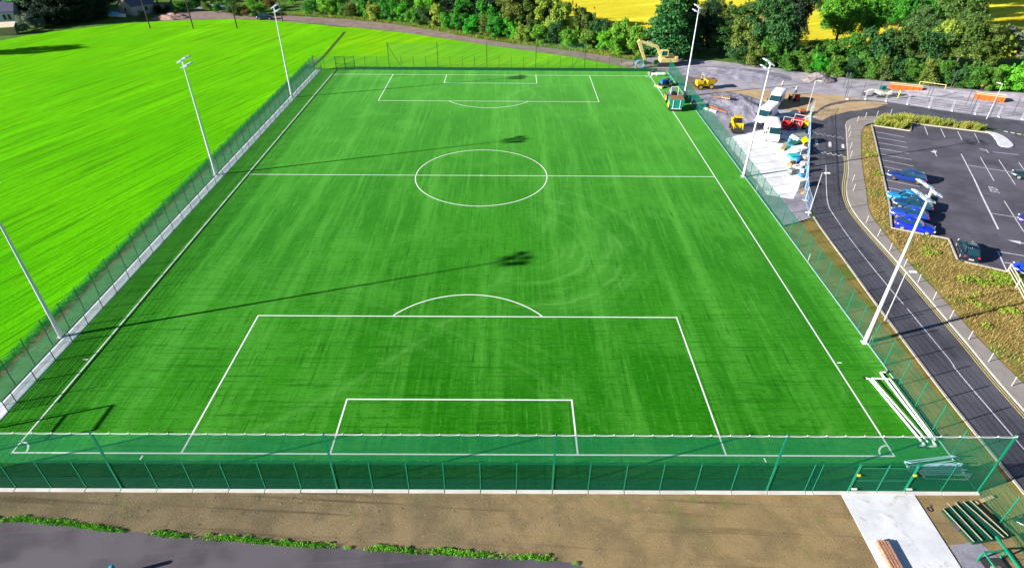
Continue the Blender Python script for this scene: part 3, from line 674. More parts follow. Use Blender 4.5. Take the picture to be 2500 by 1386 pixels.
# bollards on the pavement
BOL = M('bollard_white', (.42, .40, .34), .6, .1, 4)
bp = [(2466,941),(2410,882),(2361,828),(2316,777),(2275,732),(2238,689),(2204,651),(2169,612),(2140,577),(2112,544),(2080.5,466),(2079,443),(2074.5,384),(2073.5,363),(2071,335),(2069.5,321),(2091,298),(2110.5,288.5),(2138,285.2),(2171.5,281)]
proto = None
for i, q in enumerate(bp):
    p = G(*q, .13)
    if proto is None:
        t = thing('bollard', '', 'bollard'); m_ = MB(); m_.box((0,0,.5),(.075,.075,1.0),0,.92); m_.build('post', BOL, t)
        m_ = MB(); m_.box((0,0,.86),(.083,.083,.10)); m_.build('reflector_band', M('reflector', (.5,.5,.5), .3), t); proto = t
    else: t = copy_tree(proto)
    t.location = (p.x+.15, p.y, .13); t.rotation_euler = (RNG.uniform(-.03,.03), RNG.uniform(-.03,.03), .3)
    tag(t, 'short pale bollard on the pavement kerb, %s from the bottom of the photo' % ORD[i], 'bollard', 'bollards along the pavement')
t = thing('bollard', 'teal capped bollard on the asphalt path at the bottom edge', 'bollard', (-19.9,-9.35,.012))
m_ = MB(); m_.tube((0,0,0),(0,0,.9),.14,.14,14); m_.build('post', M('teal_bollard', (.0,.22,.28), .4), t)
m_ = MB(); m_.tube((0,0,.9),(0,0,1.0),.145,.145,14); m_.ball((0,0,1.0),.143,14,6,(1,1,.5)); m_.build('cap', M('teal_bollard_cap', (.0,.30,.36), .35), t)
# ------------------------------------------------------------------ trees, shrubs, grasses
def leaf_mat(name, a, b_, dark, trans=.12):
    m, n, l, b = nodes_of(name)
    oi = n.new('ShaderNodeObjectInfo'); nz = noise(n, l, .55, detail=3); nf = noise(n, l, 3.0, detail=3)
    base = mix(l, n, a, b_, ramp(n, l, nz, .35, .65)); base = mix(l, n, base, dark, ramp(n, l, nf, .55, .8))
    hs = n.new('ShaderNodeHueSaturation'); l.new(base, hs.inputs['Color'])
    mr = n.new('ShaderNodeMapRange'); l.new(oi.outputs['Random'], mr.inputs[0]); mr.inputs[3].default_value = .47; mr.inputs[4].default_value = .525; l.new(mr.outputs[0], hs.inputs['Hue'])
    mv = n.new('ShaderNodeMapRange'); l.new(oi.outputs['Random'], mv.inputs[0]); mv.inputs[3].default_value = 1.2; mv.inputs[4].default_value = .8; l.new(mv.outputs[0], hs.inputs['Value'])
    l.new(hs.outputs[0], b.inputs['Base Color']); b.inputs['Roughness'].default_value = .6; setspec(b, .25)
    tr = n.new('ShaderNodeBsdfTranslucent'); l.new(hs.outputs[0], tr.inputs[0]); mx = n.new('ShaderNodeMixShader'); mx.inputs[0].default_value = trans
    l.new(b.outputs[0], mx.inputs[1]); l.new(tr.outputs[0], mx.inputs[2]); l.new(mx.outputs[0], n['Material Output'].inputs[0]); return m
LEAF = {'mid': leaf_mat('leaf_mid', (.055,.235,.014), (.115,.37,.028), (.018,.085,.008)),
        'pale': leaf_mat('leaf_pale', (.15,.28,.028), (.26,.37,.045), (.05,.12,.014)),
        'dark': leaf_mat('leaf_dark', (.026,.10,.022), (.05,.15,.034), (.01,.036,.012)),
        'olive': leaf_mat('leaf_olive', (.07,.135,.018), (.13,.20,.034), (.026,.05,.01)),
        'bright': leaf_mat('leaf_bright', (.07,.37,.014), (.15,.50,.032), (.025,.15,.008)),
        'shade': leaf_mat('leaf_painted_shade', (.010,.032,.014), (.018,.05,.022), (.005,.018,.008)),  # shade of the garden clump and hedge gaps painted into the leaf colour
        'thick': leaf_mat('leaf_thicket', (.034,.14,.013), (.075,.23,.024), (.012,.052,.006)),
        'conifer': leaf_mat('leaf_conifer', (.028,.14,.030), (.055,.20,.045), (.010,.05,.014)),
        'grey': leaf_mat('leaf_grey', (.14,.19,.12), (.2,.25,.16), (.06,.09,.06)),
        'rust': leaf_mat('leaf_rust', (.20,.12,.03), (.30,.19,.05), (.10,.08,.02))}
BARK = earth_mat('bark', (.10,.075,.05), (.17,.13,.09), (.07,.055,.04), 2, .8, 12)
def leaves(blobs, n, size, seed, flat=.3, drop=0):
    r = np.random.default_rng(seed); B = np.array(blobs, float)           # x y z rx ry rz
    w = (B[:,3]*B[:,4]+B[:,3]*B[:,5]+B[:,4]*B[:,5]); k = r.choice(len(B), n, p=w/w.sum())
    d = r.normal(size=(n,3)); d /= np.linalg.norm(d, axis=1)[:,None]; d[:,2] = np.where(d[:,2] < -.5, -d[:,2], d[:,2])
    rad = 1.04-.62*r.random(n)**1.7; rad *= 1+.30*(r.random(n) > .86)*r.random(n)
    P = B[k,:3]+d*B[k,3:]*rad[:,None]
    N = d+flat*np.array([0,0,1])+r.normal(scale=.85, size=(n,3)); N /= np.linalg.norm(N, axis=1)[:,None]
    T = np.cross(N, r.normal(size=(n,3))); T /= np.linalg.norm(T, axis=1)[:,None]; Q = np.cross(N, T)
    s = size*(.6+.8*r.random(n))[:,None]; T = T*s; Q = Q*s*.62
    if drop: T[:,2] -= drop*size
    V = np.stack([P-T*.5, P+Q*.5, P+T*.6, P-Q*.5], 1).reshape(-1,3)
    V[:,2] = np.maximum(V[:,2], .02)
    return V
def leaf_mesh(name, V, mat):
    n = len(V)//4; me = bpy.data.meshes.new(name); me.vertices.add(4*n); me.vertices.foreach_set('co', V.ravel().astype(np.float32))
    me.loops.add(4*n); me.loops.foreach_set('vertex_index', np.arange(4*n, dtype=np.int32)); me.polygons.add(n)
    me.polygons.foreach_set('loop_start', np.arange(0, 4*n, 4, dtype=np.int32)); me.polygons.foreach_set('loop_total', np.full(n, 4, dtype=np.int32))
    me.materials.append(mat); me.update(); me.validate(); return me
def round_blobs(seed, R, H, z0, nb, k=.42):
    r = random.Random(seed); out = []
    for i in range(nb):
        t = r.random(); a = r.uniform(0, 2*math.pi); z = z0+(H-z0)*(.18+.72*r.random()); prof = math.sqrt(max(.05, 1-((z-(z0+H)/2)/((H-z0)/2))**2))
        rr = R*(1-k)*prof*math.sqrt(r.random()); q = R*k*r.choice((.55, .75, .95, 1.25)); e_ = r.uniform(.75, 1.3); out.append((rr*math.cos(a), rr*math.sin(a), z, q*e_, q/e_, q*r.uniform(.6, 1.0)))
    for i in range(nb//3):     # upright and leaning sprays break the outline
        a = r.uniform(0, 2*math.pi); rr = R*r.uniform(.35, .85); z = z0+(H-z0)*r.uniform(.55, .98); q = R*k*r.uniform(.28, .5); out.append((rr*math.cos(a), rr*math.sin(a), z, q*.6, q*.6, q*1.7))
    return out
def cone_blobs(seed, R, H):
    r = random.Random(seed); out = []
    for i in range(46):
        t = (i+.5)/46; z = H*(.04+.93*t); rr = R*(1-t)**.75; a = i*2.4; q = max(.5, rr*.5)
        out.append((rr*.62*math.cos(a), rr*.62*math.sin(a), z, q*r.uniform(.8,1.15), q*r.uniform(.8,1.15), q*.55))
    return out
def trunk(H, r0, seed, limbs=5, spread=2.5):
    r = random.Random(seed); m_ = MB(); p = Vector((0,0,-.1)); rad = r0
    for i in range(5):
        q = p+Vector((r.uniform(-.12,.12)*H*.15, r.uniform(-.12,.12)*H*.15, H/5)); m_.tube(p, q, rad, rad*.78, 7, i in (0, 4)); p = q; rad *= .78
        if i >= 1:
            for k in range(max(1, limbs//4)):
                a = r.uniform(0, 2*math.pi); e = p+Vector((math.cos(a)*spread*r.uniform(.5,1), math.sin(a)*spread*r.uniform(.5,1), H*.16)); m_.tube(p, e, rad*.6, rad*.2, 5, False)
    return m_
KINDS = {}
# unit trees: height and crown radius are scaled per tree
def mk(key, R, H, V, tr, lks):
    tm_ = tr.mesh('trunk', BARK)
    for lk in lks: KINDS[key, lk] = (leaf_mesh('crown', V, LEAF[lk]), tm_, R, H)
for v in range(3):
    mk('oak%d' % v, 6, 11, leaves(round_blobs(20+v, 6, 11, 2.0, 44, .26), 12500, .36, 100+v), trunk(8, .42, v, 8, 3), ['mid','olive','dark','shade'])
    mk('bush%d' % v, 3, 4.6, leaves(round_blobs(40+v, 3, 4.8, -.3, 30, .30), 7500, .24, 120+v), trunk(3, .10, 9+v, 8, 1.4), ['mid','pale','dark','olive','bright','grey','rust','shade','thick'])
mk('tall0', 4.2, 13, leaves(round_blobs(61, 4.2, 13, .6, 60, .30), 14500, .34, 140), trunk(11, .35, 31, 6, 2), ['dark','mid','shade','olive'])
mk('tall1', 4.2, 13, leaves(round_blobs(66, 4.2, 13, .6, 60, .26), 14500, .34, 141), trunk(11, .35, 32, 6, 2), ['dark','mid','shade','olive'])
mk('cone0', 5.2, 17, leaves(cone_blobs(71, 5.2, 17), 17000, .40, 150, .1, .35), trunk(16, .4, 41, 4, 1.5), ['dark','conifer','shade'])
mk('wisp0', 3.4, 8, leaves(round_blobs(81, 3.4, 8, 1.2, 34, .22), 7000, .26, 160), trunk(6, .16, 44, 8, 2), ['pale','mid','olive','grey'])
TREES = []
def tree(key, lk, x, y, H, R=None, name='tree', label='', cat='tree', group=None):
    cm, tm_, r0, h0 = KINDS[key, lk]; sz = H/h0; sr = (R/r0) if R else sz
    t = thing(name, label, cat, (x, y, -.02), RNG.uniform(0, 6.28), group, (sr, sr*RNG.uniform(.92,1.08), sz))
    link('crown', cm, t); link('trunk', tm_, t); TREES.append(t); return t

up_l = even(smooth_line(track_up[2:], 4), 400)
def along(t, off):
    i = min(398, int(t*398)); a, b = up_l[i], up_l[i+1]; d = Vector((b[0]-a[0], b[1]-a[1])).normalized(); q = Vector((-d.y, d.x)); return a[0]+q.x*off, a[1]+q.y*off
# front hedge along the track
cols = ['mid','bright','mid','olive','mid','pale','mid','bright','mid','dark','pale','mid','mid','bright','olive','mid','bright','pale','mid','dark','mid','pale','bright','mid','mid']
words = {'mid':'mid green','bright':'bright green','olive':'olive green','pale':'pale green','dark':'dark green'}
N = 25
for i in range(N):
    t = .12+.86*i/(N-1); x, y = along(t, 3.0+RNG.uniform(-.5,.7))
    tree('bush%d' % (i % 3), cols[i], x, y, RNG.uniform(3.8,5.4)*(1.0 if i > 5 else .85), RNG.uniform(2.6,3.3), 'hedge_bush', '%s bush, %s from the left in the hedge along the dirt track' % (words[cols[i]], ORD[i]), 'bush', 'front hedge bushes along the dirt track')
# second row behind
back = [(.17,8,'bush0','mid',6,4),(.235,9,'bush1','mid',7,4.2),(.29,7.5,'wisp0','mid',7.5,3.6),(.34,9,'oak0','mid',8,4.4),(.41,8,'bush2','bright',7.2,3.6),(.53,7.5,'wisp0','mid',7.5,3.4),(.585,8.5,'bush1','mid',6.2,3.6),(.67,9,'tall0','olive',11,4.3),(.715,10,'tall1','olive',10.5,3.8),(.77,8,'wisp0','pale',11,4.0),(.80,7,'bush0','pale',8.5,3.4),(.845,8,'tall1','olive',8.5,3.2),(.885,7,'bush2','dark',6.5,3.2),(.93,6.5,'bush1','mid',6,3.3),(.965,6.0,'bush0','mid',5.6,3.0)]
for i, (t, off, k, lk, H, R) in enumerate(back):
    x, y = along(t, off); tree(k, lk, x, y, H, R, 'hedge_tree', '%s tree behind the hedge, %s from the left' % ({'mid':'leafy green','bright':'bright green','olive':'tall olive','pale':'pale yellow-green','dark':'dark'}[lk], ORD[i]), 'tree', 'trees behind the front hedge')
deep = [(.46,14),(.50,17),(.55,16),(.60,14),(.38,16),(.30,17),(.22,16),(.65,17),(.72,17)]
for i, (t, off) in enumerate(deep):
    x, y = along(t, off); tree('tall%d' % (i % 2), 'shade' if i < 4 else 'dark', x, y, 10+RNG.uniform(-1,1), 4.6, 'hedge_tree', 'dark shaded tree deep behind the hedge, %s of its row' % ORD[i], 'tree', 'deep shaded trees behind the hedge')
# conifer and evergreens by the compound
p = G(1632,148); tree('cone0','conifer', p.x, p.y+3.5, 18, 6.2, 'conifer_tree', 'big dense green conifer behind the excavator', 'conifer')
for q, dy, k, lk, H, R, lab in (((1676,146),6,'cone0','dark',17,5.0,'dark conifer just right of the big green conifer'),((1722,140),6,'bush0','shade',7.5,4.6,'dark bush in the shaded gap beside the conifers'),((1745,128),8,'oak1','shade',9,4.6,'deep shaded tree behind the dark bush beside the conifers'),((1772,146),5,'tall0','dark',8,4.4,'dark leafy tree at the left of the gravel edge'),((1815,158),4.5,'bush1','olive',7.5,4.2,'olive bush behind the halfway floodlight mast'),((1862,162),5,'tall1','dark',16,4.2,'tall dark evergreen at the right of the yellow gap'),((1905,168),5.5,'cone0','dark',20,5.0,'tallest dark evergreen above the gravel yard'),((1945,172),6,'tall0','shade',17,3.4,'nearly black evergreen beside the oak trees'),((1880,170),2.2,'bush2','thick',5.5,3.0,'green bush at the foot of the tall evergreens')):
    p = G(*q); tree(k, lk, p.x, p.y+dy, H, R, 'evergreen_tree', lab, 'tree')
# bushes at the edge of the gravel yard
edge_b = [(1800,163),(1838,168),(1925,180),(1962,185),(1998,190),(2040,193),(2078,197),(2115,200),(2152,203),(2190,206),(2228,210),(2265,214),(2302,218),(2340,222),(2378,226),(2416,229),(2455,228),(2492,233)]
eb_c = ['dark','olive','mid','mid','bright','mid','dark','mid','olive','dark','mid','olive','mid','dark','mid','mid','bright','bright']
for i, q in enumerate(edge_b):
    p = G(*q); H = RNG.uniform(3.4,4.8)
    tree('bush%d' % (i % 3), 'thick' if eb_c[i] == 'mid' else eb_c[i], p.x+.6, p.y+2.6, H, RNG.uniform(2.4,3.0), 'yard_bush', '%s bush, %s from the left along the gravel yard edge' % (words[eb_c[i]], ORD[i]), 'bush', 'bushes along the gravel yard')
mid_b = [(2085,172,'bush0','thick',6,3.8),(2130,178,'bush1','dark',7,4.0),(2172,175,'bush2','dark',8,4.2),(2215,178,'wisp0','olive',8.6,4),(2258,182,'bush0','dark',7.5,4),(2300,178,'wisp0','pale',10,3.8),(2345,186,'oak1','olive',11,4.6),(2388,190,'tall1','olive',10,3.8),(2432,190,'wisp0','pale',8.5,3.8),(2475,185,'wisp0','grey',9,4),(2040,172,'bush1','thick',5,3.4),(1998,168,'bush0','thick',4.6,3.0)]
for i, (u, v, k, lk, H, R) in enumerate(sorted(mid_b)):
    p = G(u, v); tree(k, lk, p.x+1, p.y+4.0, H, R, 'thicket_tree', '%s tree in the thicket behind the yard bushes, %s from the left' % ({'mid':'mid green','thick':'mid green','dark':'dark green','olive':'olive green','pale':'pale green','grey':'silvery'}[lk], ORD[i]), 'tree', 'thicket trees behind the yard bushes')
oaks = [(2190,96,'oak0','mid',11,4.6),(2285,92,'oak2','mid',12,5.2),(2350,74,'oak0','dark',13,5.6),(2120,70,'oak0','mid',11,5.5),(2040,128,'oak0','mid',12.5,6.0),(2112,126,'oak1','mid',13,5.0),(2238,138,'oak2','dark',10,4.6),(2318,128,'oak0','olive',14,6),(2020,62,'oak2','dark',10,5.5),(2085,48,'oak0','mid',11,6.5),(2155,42,'oak1','mid',12,6.5),(2262,52,'oak2','dark',12,5.6),(2312,40,'oak0','mid',13,6.5),(2362,14,'oak1','mid',12,6.5),(2465,-6,'oak2','mid',13,7),(1985,20,'oak1','dark',9,4.5)]
for i, (u, v, k, lk, H, R) in enumerate(oaks):
    p = G(u, v); tree(k, lk, p.x, p.y+1.5, H, R, 'oak_tree', 'broad %s oak standing in the yellow field, %s of the group' % ({'mid':'green','dark':'dark','olive':'olive'}[lk], ORD[i]), 'tree', 'oaks in the yellow field')
for i, (u, v, lk) in enumerate(((1716,40,'olive'),(1745,46,'olive'),(1775,50,'dark'),(1806,46,'olive'),(1835,38,'dark'))):
    p = G(u, v); tree('bush%d' % (i % 3), lk, p.x, p.y-6, 5.2, 3.4, 'field_bush', 'ragged bush at the yellow field edge, %s right of the conifers' % ORD[i], 'bush', 'bushes at the yellow field edge')
# top left: dark garden trees, grey shrubs
gard = [(100,58,'tall0','shade',9,5),(132,60,'oak2','shade',9,5),(165,60,'tall1','shade',9.5,5.2),(198,55,'oak0','shade',8,4.6),(228,50,'tall0','shade',7,4),(120,30,'tall1','shade',12,6),(165,28,'oak1','shade',11,6),(205,26,'oak2','dark',9,5),(82,40,'tall1','dark',9,3.0),(240,22,'oak0','shade',9,5),(20,20,'oak1','shade',8,5),(380,22,'oak2','shade',7,4.5),(410,8,'oak0','dark',8,5),(188,6,'bush1','pale',8,4.5)]
for i, (u, v, k, lk, H, R) in enumerate(gard):
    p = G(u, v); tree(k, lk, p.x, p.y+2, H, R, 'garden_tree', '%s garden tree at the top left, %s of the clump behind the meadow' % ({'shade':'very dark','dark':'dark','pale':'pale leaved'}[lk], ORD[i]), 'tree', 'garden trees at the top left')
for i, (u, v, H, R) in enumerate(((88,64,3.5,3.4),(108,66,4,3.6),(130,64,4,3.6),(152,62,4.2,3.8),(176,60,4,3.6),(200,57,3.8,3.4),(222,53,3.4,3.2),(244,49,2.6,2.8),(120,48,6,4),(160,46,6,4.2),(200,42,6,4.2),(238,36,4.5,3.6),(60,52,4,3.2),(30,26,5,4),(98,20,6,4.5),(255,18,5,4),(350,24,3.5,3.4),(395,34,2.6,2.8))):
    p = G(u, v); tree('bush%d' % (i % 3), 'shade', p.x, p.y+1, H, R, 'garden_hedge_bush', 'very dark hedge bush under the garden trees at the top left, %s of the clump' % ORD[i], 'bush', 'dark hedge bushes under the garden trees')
for i, (u, v, lk, H) in enumerate(((62,74,'grey',3.2),(80,70,'grey',3.0),(48,82,'grey',2.4),(40,40,'bright',4),(212,22,'bright',3.6),(96,72,'grey',2.6),(250,44,'bright',1.8),(345,45,'olive',1.6),(312,28,'olive',2.2))):
    p = G(u, v); tree('bush%d' % (i % 3), lk, p.x, p.y+1, H, H*.8, 'garden_shrub', '%s garden shrub by the houses, %s of the clump' % ({'grey':'silvery','bright':'bright green','olive':'olive'}[lk], ORD[i]), 'shrub', 'garden shrubs by the houses')
scr = [(440,30),(470,20),(505,26),(530,32),(560,24),(590,34),(615,20),(640,30),(660,22),(690,28),(710,14),(480,6),(530,8),(580,6),(640,8),(690,4),(600,42),(570,40),(625,41)]
sc_c = ['mid','bright','pale','mid','mid','pale','bright','mid','rust','mid','bright','mid','mid','olive','pale','mid','rust','olive','mid']
for i, (u, v) in enumerate(scr):
    p = G(u, v); H = RNG.uniform(1.3,3.0)
    tree('bush%d' % (i % 3), sc_c[i], p.x, p.y+1, H, H*RNG.uniform(.8,1.2), 'scrub_bush', 'low scrub bush on the rough ground beyond the track, %s of the patch' % ORD[i], 'shrub', 'scrub bushes on the rough ground')
# a tree just left of the frame whose long shadow crosses the meadow corner
q = G(150,118); d = Vector((.95,.31,0)).normalized(); b = q-d*24
tree('oak1','shade', b.x, b.y, 9.5, 4.5, 'garden_tree', 'dark tree left of the frame shading the meadow corner', 'tree')

# grasses ---------------------------------------------------------
def blades(pts, hgt, wid, seed, lean=.5):
    r = np.random.default_rng(seed); P = np.array(pts, float); n = len(P); a = r.uniform(0, 2*np.pi, n); hh = hgt*(.5+r.random(n)); ln = lean*hh*r.random(n)
    dx = np.cos(a); dy = np.sin(a); w = wid*(.6+.8*r.random(n))
    b = r.uniform(0, 2*np.pi, n); lx, ly = np.cos(b)*ln, np.sin(b)*ln
    V = np.zeros((n,4,3)); z = P[:,2] if P.shape[1] > 2 else np.zeros(n)
    V[:,0] = np.c_[P[:,0]-dx*w, P[:,1]-dy*w, z]; V[:,1] = np.c_[P[:,0]+dx*w, P[:,1]+dy*w, z]
    V[:,2] = np.c_[P[:,0]+lx+dx*w*.4, P[:,1]+ly+dy*w*.4, z+hh]; V[:,3] = np.c_[P[:,0]+lx-dx*w*.4, P[:,1]+ly-dy*w*.4, z+hh]
    return V.reshape(-1,3)
def inside(p, poly):
    c = False; j = len(poly)-1
    for i in range(len(poly)):
        if (poly[i][1] > p[1]) != (poly[j][1] > p[1]) and p[0] < (poly[j][0]-poly[i][0])*(p[1]-poly[i][1])/(poly[j][1]-poly[i][1])+poly[i][0]: c = not c
        j = i
    return c
def scatter(poly, n, seed, clump=None, z=0):
    r = random.Random(seed); xs_ = [p[0] for p in poly]; ys_ = [p[1] for p in poly]; out = []; C = [(r.uniform(min(xs_), max(xs_)), r.uniform(min(ys_), max(ys_))) for _ in range(clump or 1)]
    g = 0
    while len(out) < n and g < n*40:
        g += 1
        if clump: c = r.choice(C); p = (r.gauss(c[0], .5), r.gauss(c[1], .5))
        else: p = (r.uniform(min(xs_), max(xs_)), r.uniform(min(ys_), max(ys_)))
        if inside(p, poly): out.append((p[0], p[1], z))
    return out
def stuff(name, V, mat, label, cat): return tag(link(name, leaf_mesh(name, V, mat)), label, cat, None, 'stuff')
vpoly = offset(VA, -.25)[:]+[(66,70),(64.3,69),(60.5,59.7),(52.6,40.4),(49.6,34.0),(55.0,31.5),(53.3,27.0),(57.5,24.4),(62,20),(64,2),(62,-12)]
DRY = leaf_mat('dry_grass_blade', (.30,.23,.07), (.42,.33,.11), (.16,.14,.04), .2); GRN = leaf_mat('green_grass_blade', (.12,.26,.02), (.24,.34,.045), (.06,.13,.015), .2); YG = leaf_mat('reed_blade', (.30,.36,.05), (.48,.46,.09), (.14,.22,.03), .3)
vis = [p for p in vpoly if p[1] > -6]
stuff('dry_grass', blades(scatter(vis, 15000, 21, None, .1), .22, .022, 1), DRY, 'dry brown grass on the verge beside the pavement', 'grass')
stuff('verge_weeds', leaves([(p[0], p[1], .2, .8, .8, .26) for p in scatter([(54,25),(57.5,24),(62,19),(62,4),(50,4),(49,14),(50,22)], 60, 22, 16)]+[(p[0], p[1], .15, .5, .5, .18) for p in scatter(vis, 80, 23, 30)], 16000, .17, 77), GRN, 'green and yellow weeds tangled over the verge below the black car', 'weeds')
bed = [(66.4,70.6),(64.9,69.3),(69.6,67.0),(71.9,70.5),(82.3,66.2),(83.2,67.0),(72.6,72.2),(68,72.4)]
tufts = scatter(bed, 90, 31); tp = []
for q in tufts: tp += [(q[0]+RNG.gauss(0,.14), q[1]+RNG.gauss(0,.14), .1) for _ in range(75)]
stuff('ornamental_grass', blades(tp, .75, .035, 3, .8), YG, 'spiky yellow-green grasses in the bed at the car park edge', 'grass')
tv = [(*along(RNG.uniform(.02,.99), RNG.uniform(.1,2.6)), 0) for _ in range(7000)]
stuff('track_verge_grass', blades(tv, .45, .05, 8, .9), leaf_mat('verge_blade', (.20,.30,.03), (.36,.40,.06), (.10,.16,.02), .3), 'rough yellow-green grass between the dirt track and the hedge', 'grass')
# weeds along the edge of the old path
wp = []
rg = random.Random(41)
for i, (x, y) in enumerate(even([p for p in edge if -33 < p[0] < 9], 210)):
    if rg.random() < (.7 if x < -2 else .45)*(1 if math.sin(x*1.3)+math.sin(x*.47+1) > -.5 else .25): wp.append((x+rg.uniform(-.3,.3), y+rg.uniform(-.05,.32), .06, rg.uniform(.12,.34), rg.uniform(.08,.2), rg.uniform(.03,.11)))
wb = [(x+rg.uniform(-.15,.15), y+rg.uniform(-.12,.22), .01) for x, y in even([p for p in edge if -33 < p[0] < 8.5], 2600) for _ in range(3) if math.sin(x*1.3)+math.sin(x*.47+1)+rg.uniform(-1.2,1.2) > -.25+.09*max(0,x)]
stuff('weed_strip', np.concatenate([leaves(wp, 9000, .06, 78), blades(wb, .13, .02, 12, 1.2)]), LEAF['bright'], 'line of green weeds along the edge of the asphalt path', 'weeds')
sp_ = [(x, y, .01, .16, .12, .03) for x, y, z in scatter([(-36,-3.5),(10,-3.5),(6,-7.6),(-18,-6.2),(-36,-5.3)], 120, 44)]
stuff('soil_weeds', leaves(sp_, 1500, .05, 79), LEAF['grey'], 'small dull weeds scattered over the brown soil', 'weeds')
tg = [(RNG.uniform(-40.0,-39.3)+RNG.gauss(0,.25), RNG.uniform(-8,104), 0) for _ in range(16000)]
stuff('tall_grass', blades(tg, .13, .03, 5, .9), leaf_mat('tall_grass_blade', (.035,.24,.0), (.07,.32,.0), (.015,.12,.0), .3), 'long dark grass at the meadow edge along the fence', 'grass')
# ------------------------------------------------------------------ vehicles
RUB = M('tyre_rubber', (.018,.018,.02), .8, .2, 6); RIM = M('wheel_rim', (.45,.46,.48), .35, .1, 5, metal=.6); DARKRIM = M('dusty_rim', (.20,.13,.10), .5, .1, 5, metal=.4)
GLASS = M('car_glass', (.012,.045,.055), .06, .0, spec=.8); CHROME = M('head_lamp', (.78,.80,.82), .15, .0, spec=.8); REDL = M('tail_lamp', (.62,.01,.03), .2, .0, spec=.6)
BLK = M('black_plastic', (.015,.015,.018), .55, .1, 5); PLATE = M('number_plate', (.72,.72,.68), .5, .0)
def carpaint(name, col): return M(name, col, .28, .03, 1, spec=.5, coat=.8)
def wheel(t, x, y, r, w, rim=None):
    m_ = MB(); m_.tube((0,-w/2,0),(0,w/2,0), r, r, 18); o = m_.build('wheel', RUB, t, (x, y, r))
    m_ = MB(); s = 1 if y > 0 else -1; m_.tube((0,s*w*.47,0),(0,s*(w/2+.012),0), r*.66, r*.60, 14)
    for k in range(5):
        a = k*2*math.pi/5; m_.bar((0, s*(w/2+.014), 0), (r*.58*math.cos(a), s*(w/2+.014), r*.58*math.sin(a)), .05, .02)
    m_.build('rim', rim or RIM, o); return o
def body_sec(x, w, zb, zt, tuck=.93): return [(x, s*w*k, z) for s, k, z in ((-1,.86,zb),(-1,.99,zb+.14),(-1,1,(zb+zt)/2),(-1,tuck,zt),(-1,.4,zt+.02),(1,.4,zt+.02),(1,tuck,zt),(1,1,(zb+zt)/2),(1,.99,zb+.14),(1,.86,zb))]
def car(label, paint, mid, heading, L=4.2, Wd=1.76, H=1.46, kind='hatch', rim=None, loc_is='center'):
    t = thing('parked_car', label, 'car', (mid[0], mid[1], .03), heading, 'cars parked in the car park')
    a = L/2; w = Wd/2; belt = .93*H/1.46
    prof = [(-a, .72, .34, belt*.80), (-a+.07, .86, .26, belt*.93), (-a+.35, .97, .2, belt), (-a*.45, 1, .18, belt), (a*.18, 1, .18, belt*.985), (a*.40, .99, .18, belt*.95), (a*.72, .96, .2, belt*.86), (a*.93, .86, .24, belt*.74), (a, .70, .32, belt*.60)]
    m_ = MB(); m_.loft([body_sec(x, w*k, zb, zt) for x, k, zb, zt in prof]); bo = m_.build('body', paint, t, smooth=True)
    # greenhouse: windscreen foot, roof front, roof rear, tail foot
    if kind == 'estate': g = [a*.36, a*.02, -a*.80, -a*.96]
    elif kind == 'suv': g = [a*.40, a*.08, -a*.72, -a*.93]
    elif kind == 'saloon': g = [a*.34, a*.0, -a*.42, -a*.78]
    else: g = [a*.38, a*.05, -a*.60, -a*.94]
    zb_ = belt-.01; wb = w*.90; wr = w*.70
    lo = [(g[0], wb*.88), (g[0]-.25, wb), (g[3]+.25, wb), (g[3], wb*.86)]
    V = [(g[0], -wb*.86, zb_), (g[0], wb*.86, zb_), (g[3], wb*.84, zb_), (g[3], -wb*.84, zb_), (g[1], -wr*.94, H-.05), (g[1], wr*.94, H-.05), (g[2], wr*.92, H-.06), (g[2], -wr*.92, H-.06)]
    m_ = MB(); m_.add(V, [(0,1,5,4),(2,3,7,6),(1,2,6,5),(3,0,4,7),(4,5,6,7)]); m_.build('window', GLASS, t)
    # roof shell
    r_ = MB(); r_.loft([[(x, s*wr*k*y, z) for s, y, z in ((-1,1,H-.055),(-1,.75,H-.015),(1,.75,H-.015),(1,1,H-.055),(1,.9,H-.075),(-1,.9,H-.075))] for x, k in ((g[1]+.03,.93),((g[1]+g[2])/2,1.0),(g[2]-.03,.93))]); r_.build('roof', paint, t, smooth=True)
    pm = MB()
    for s in (-1, 1):
        pm.bar((g[0]+.01, s*wb*.87, zb_), (g[1]+.01, s*wr*.96, H-.05), .07, .05); pm.bar((g[3]-.01, s*wb*.85, zb_), (g[2]-.01, s*wr*.95, H-.06), .13, .06)
        xm = (g[1]+g[2])/2; pm.bar((xm, s*(wb*.865), zb_), (xm, s*(wr*.985), H-.06), .08, .04)
        pm.bar((g[1], s*wr*.965, H-.05), (g[2], s*wr*.955, H-.06), .05, .04)
    pm.build('pillars', paint, t)
    for s in (-1, 1):
        m_ = MB(); m_.box((a*.93, s*w*.66, belt*.66), (.16,.34,.13), s*-.35); m_.build('headlight', CHROME, t)
        m_ = MB(); m_.box((-a+.06, s*w*.70, belt*.84), (.12,.24,.16), s*.3); m_.build('tail_light', REDL, t)
        m_ = MB(); m_.box((g[0]-.18, s*(w+.05), belt+.03), (.12,.16,.11)); m_.build('wing_mirror', paint, t)
    m_ = MB(); m_.box((a*.985, 0, belt*.50), (.05,.8,.12)); m_.build('grille', BLK, t)
    for x in (a+.01, -a-.005): m_ = MB(); m_.box((x, 0, .48), (.02,.48,.10)); m_.build('number_plate', PLATE, t)
    for x in (a*.62, -a*.60):
        for s in (-1, 1): wheel(t, x, s*(w-.10), .31, .21, rim)
    return t
bd = (G(2245.7,456.5)-G(2159,439)).normalized(); bn = Vector((-bd.y, bd.x, 0)); hb = math.atan2(bd.y, bd.x)
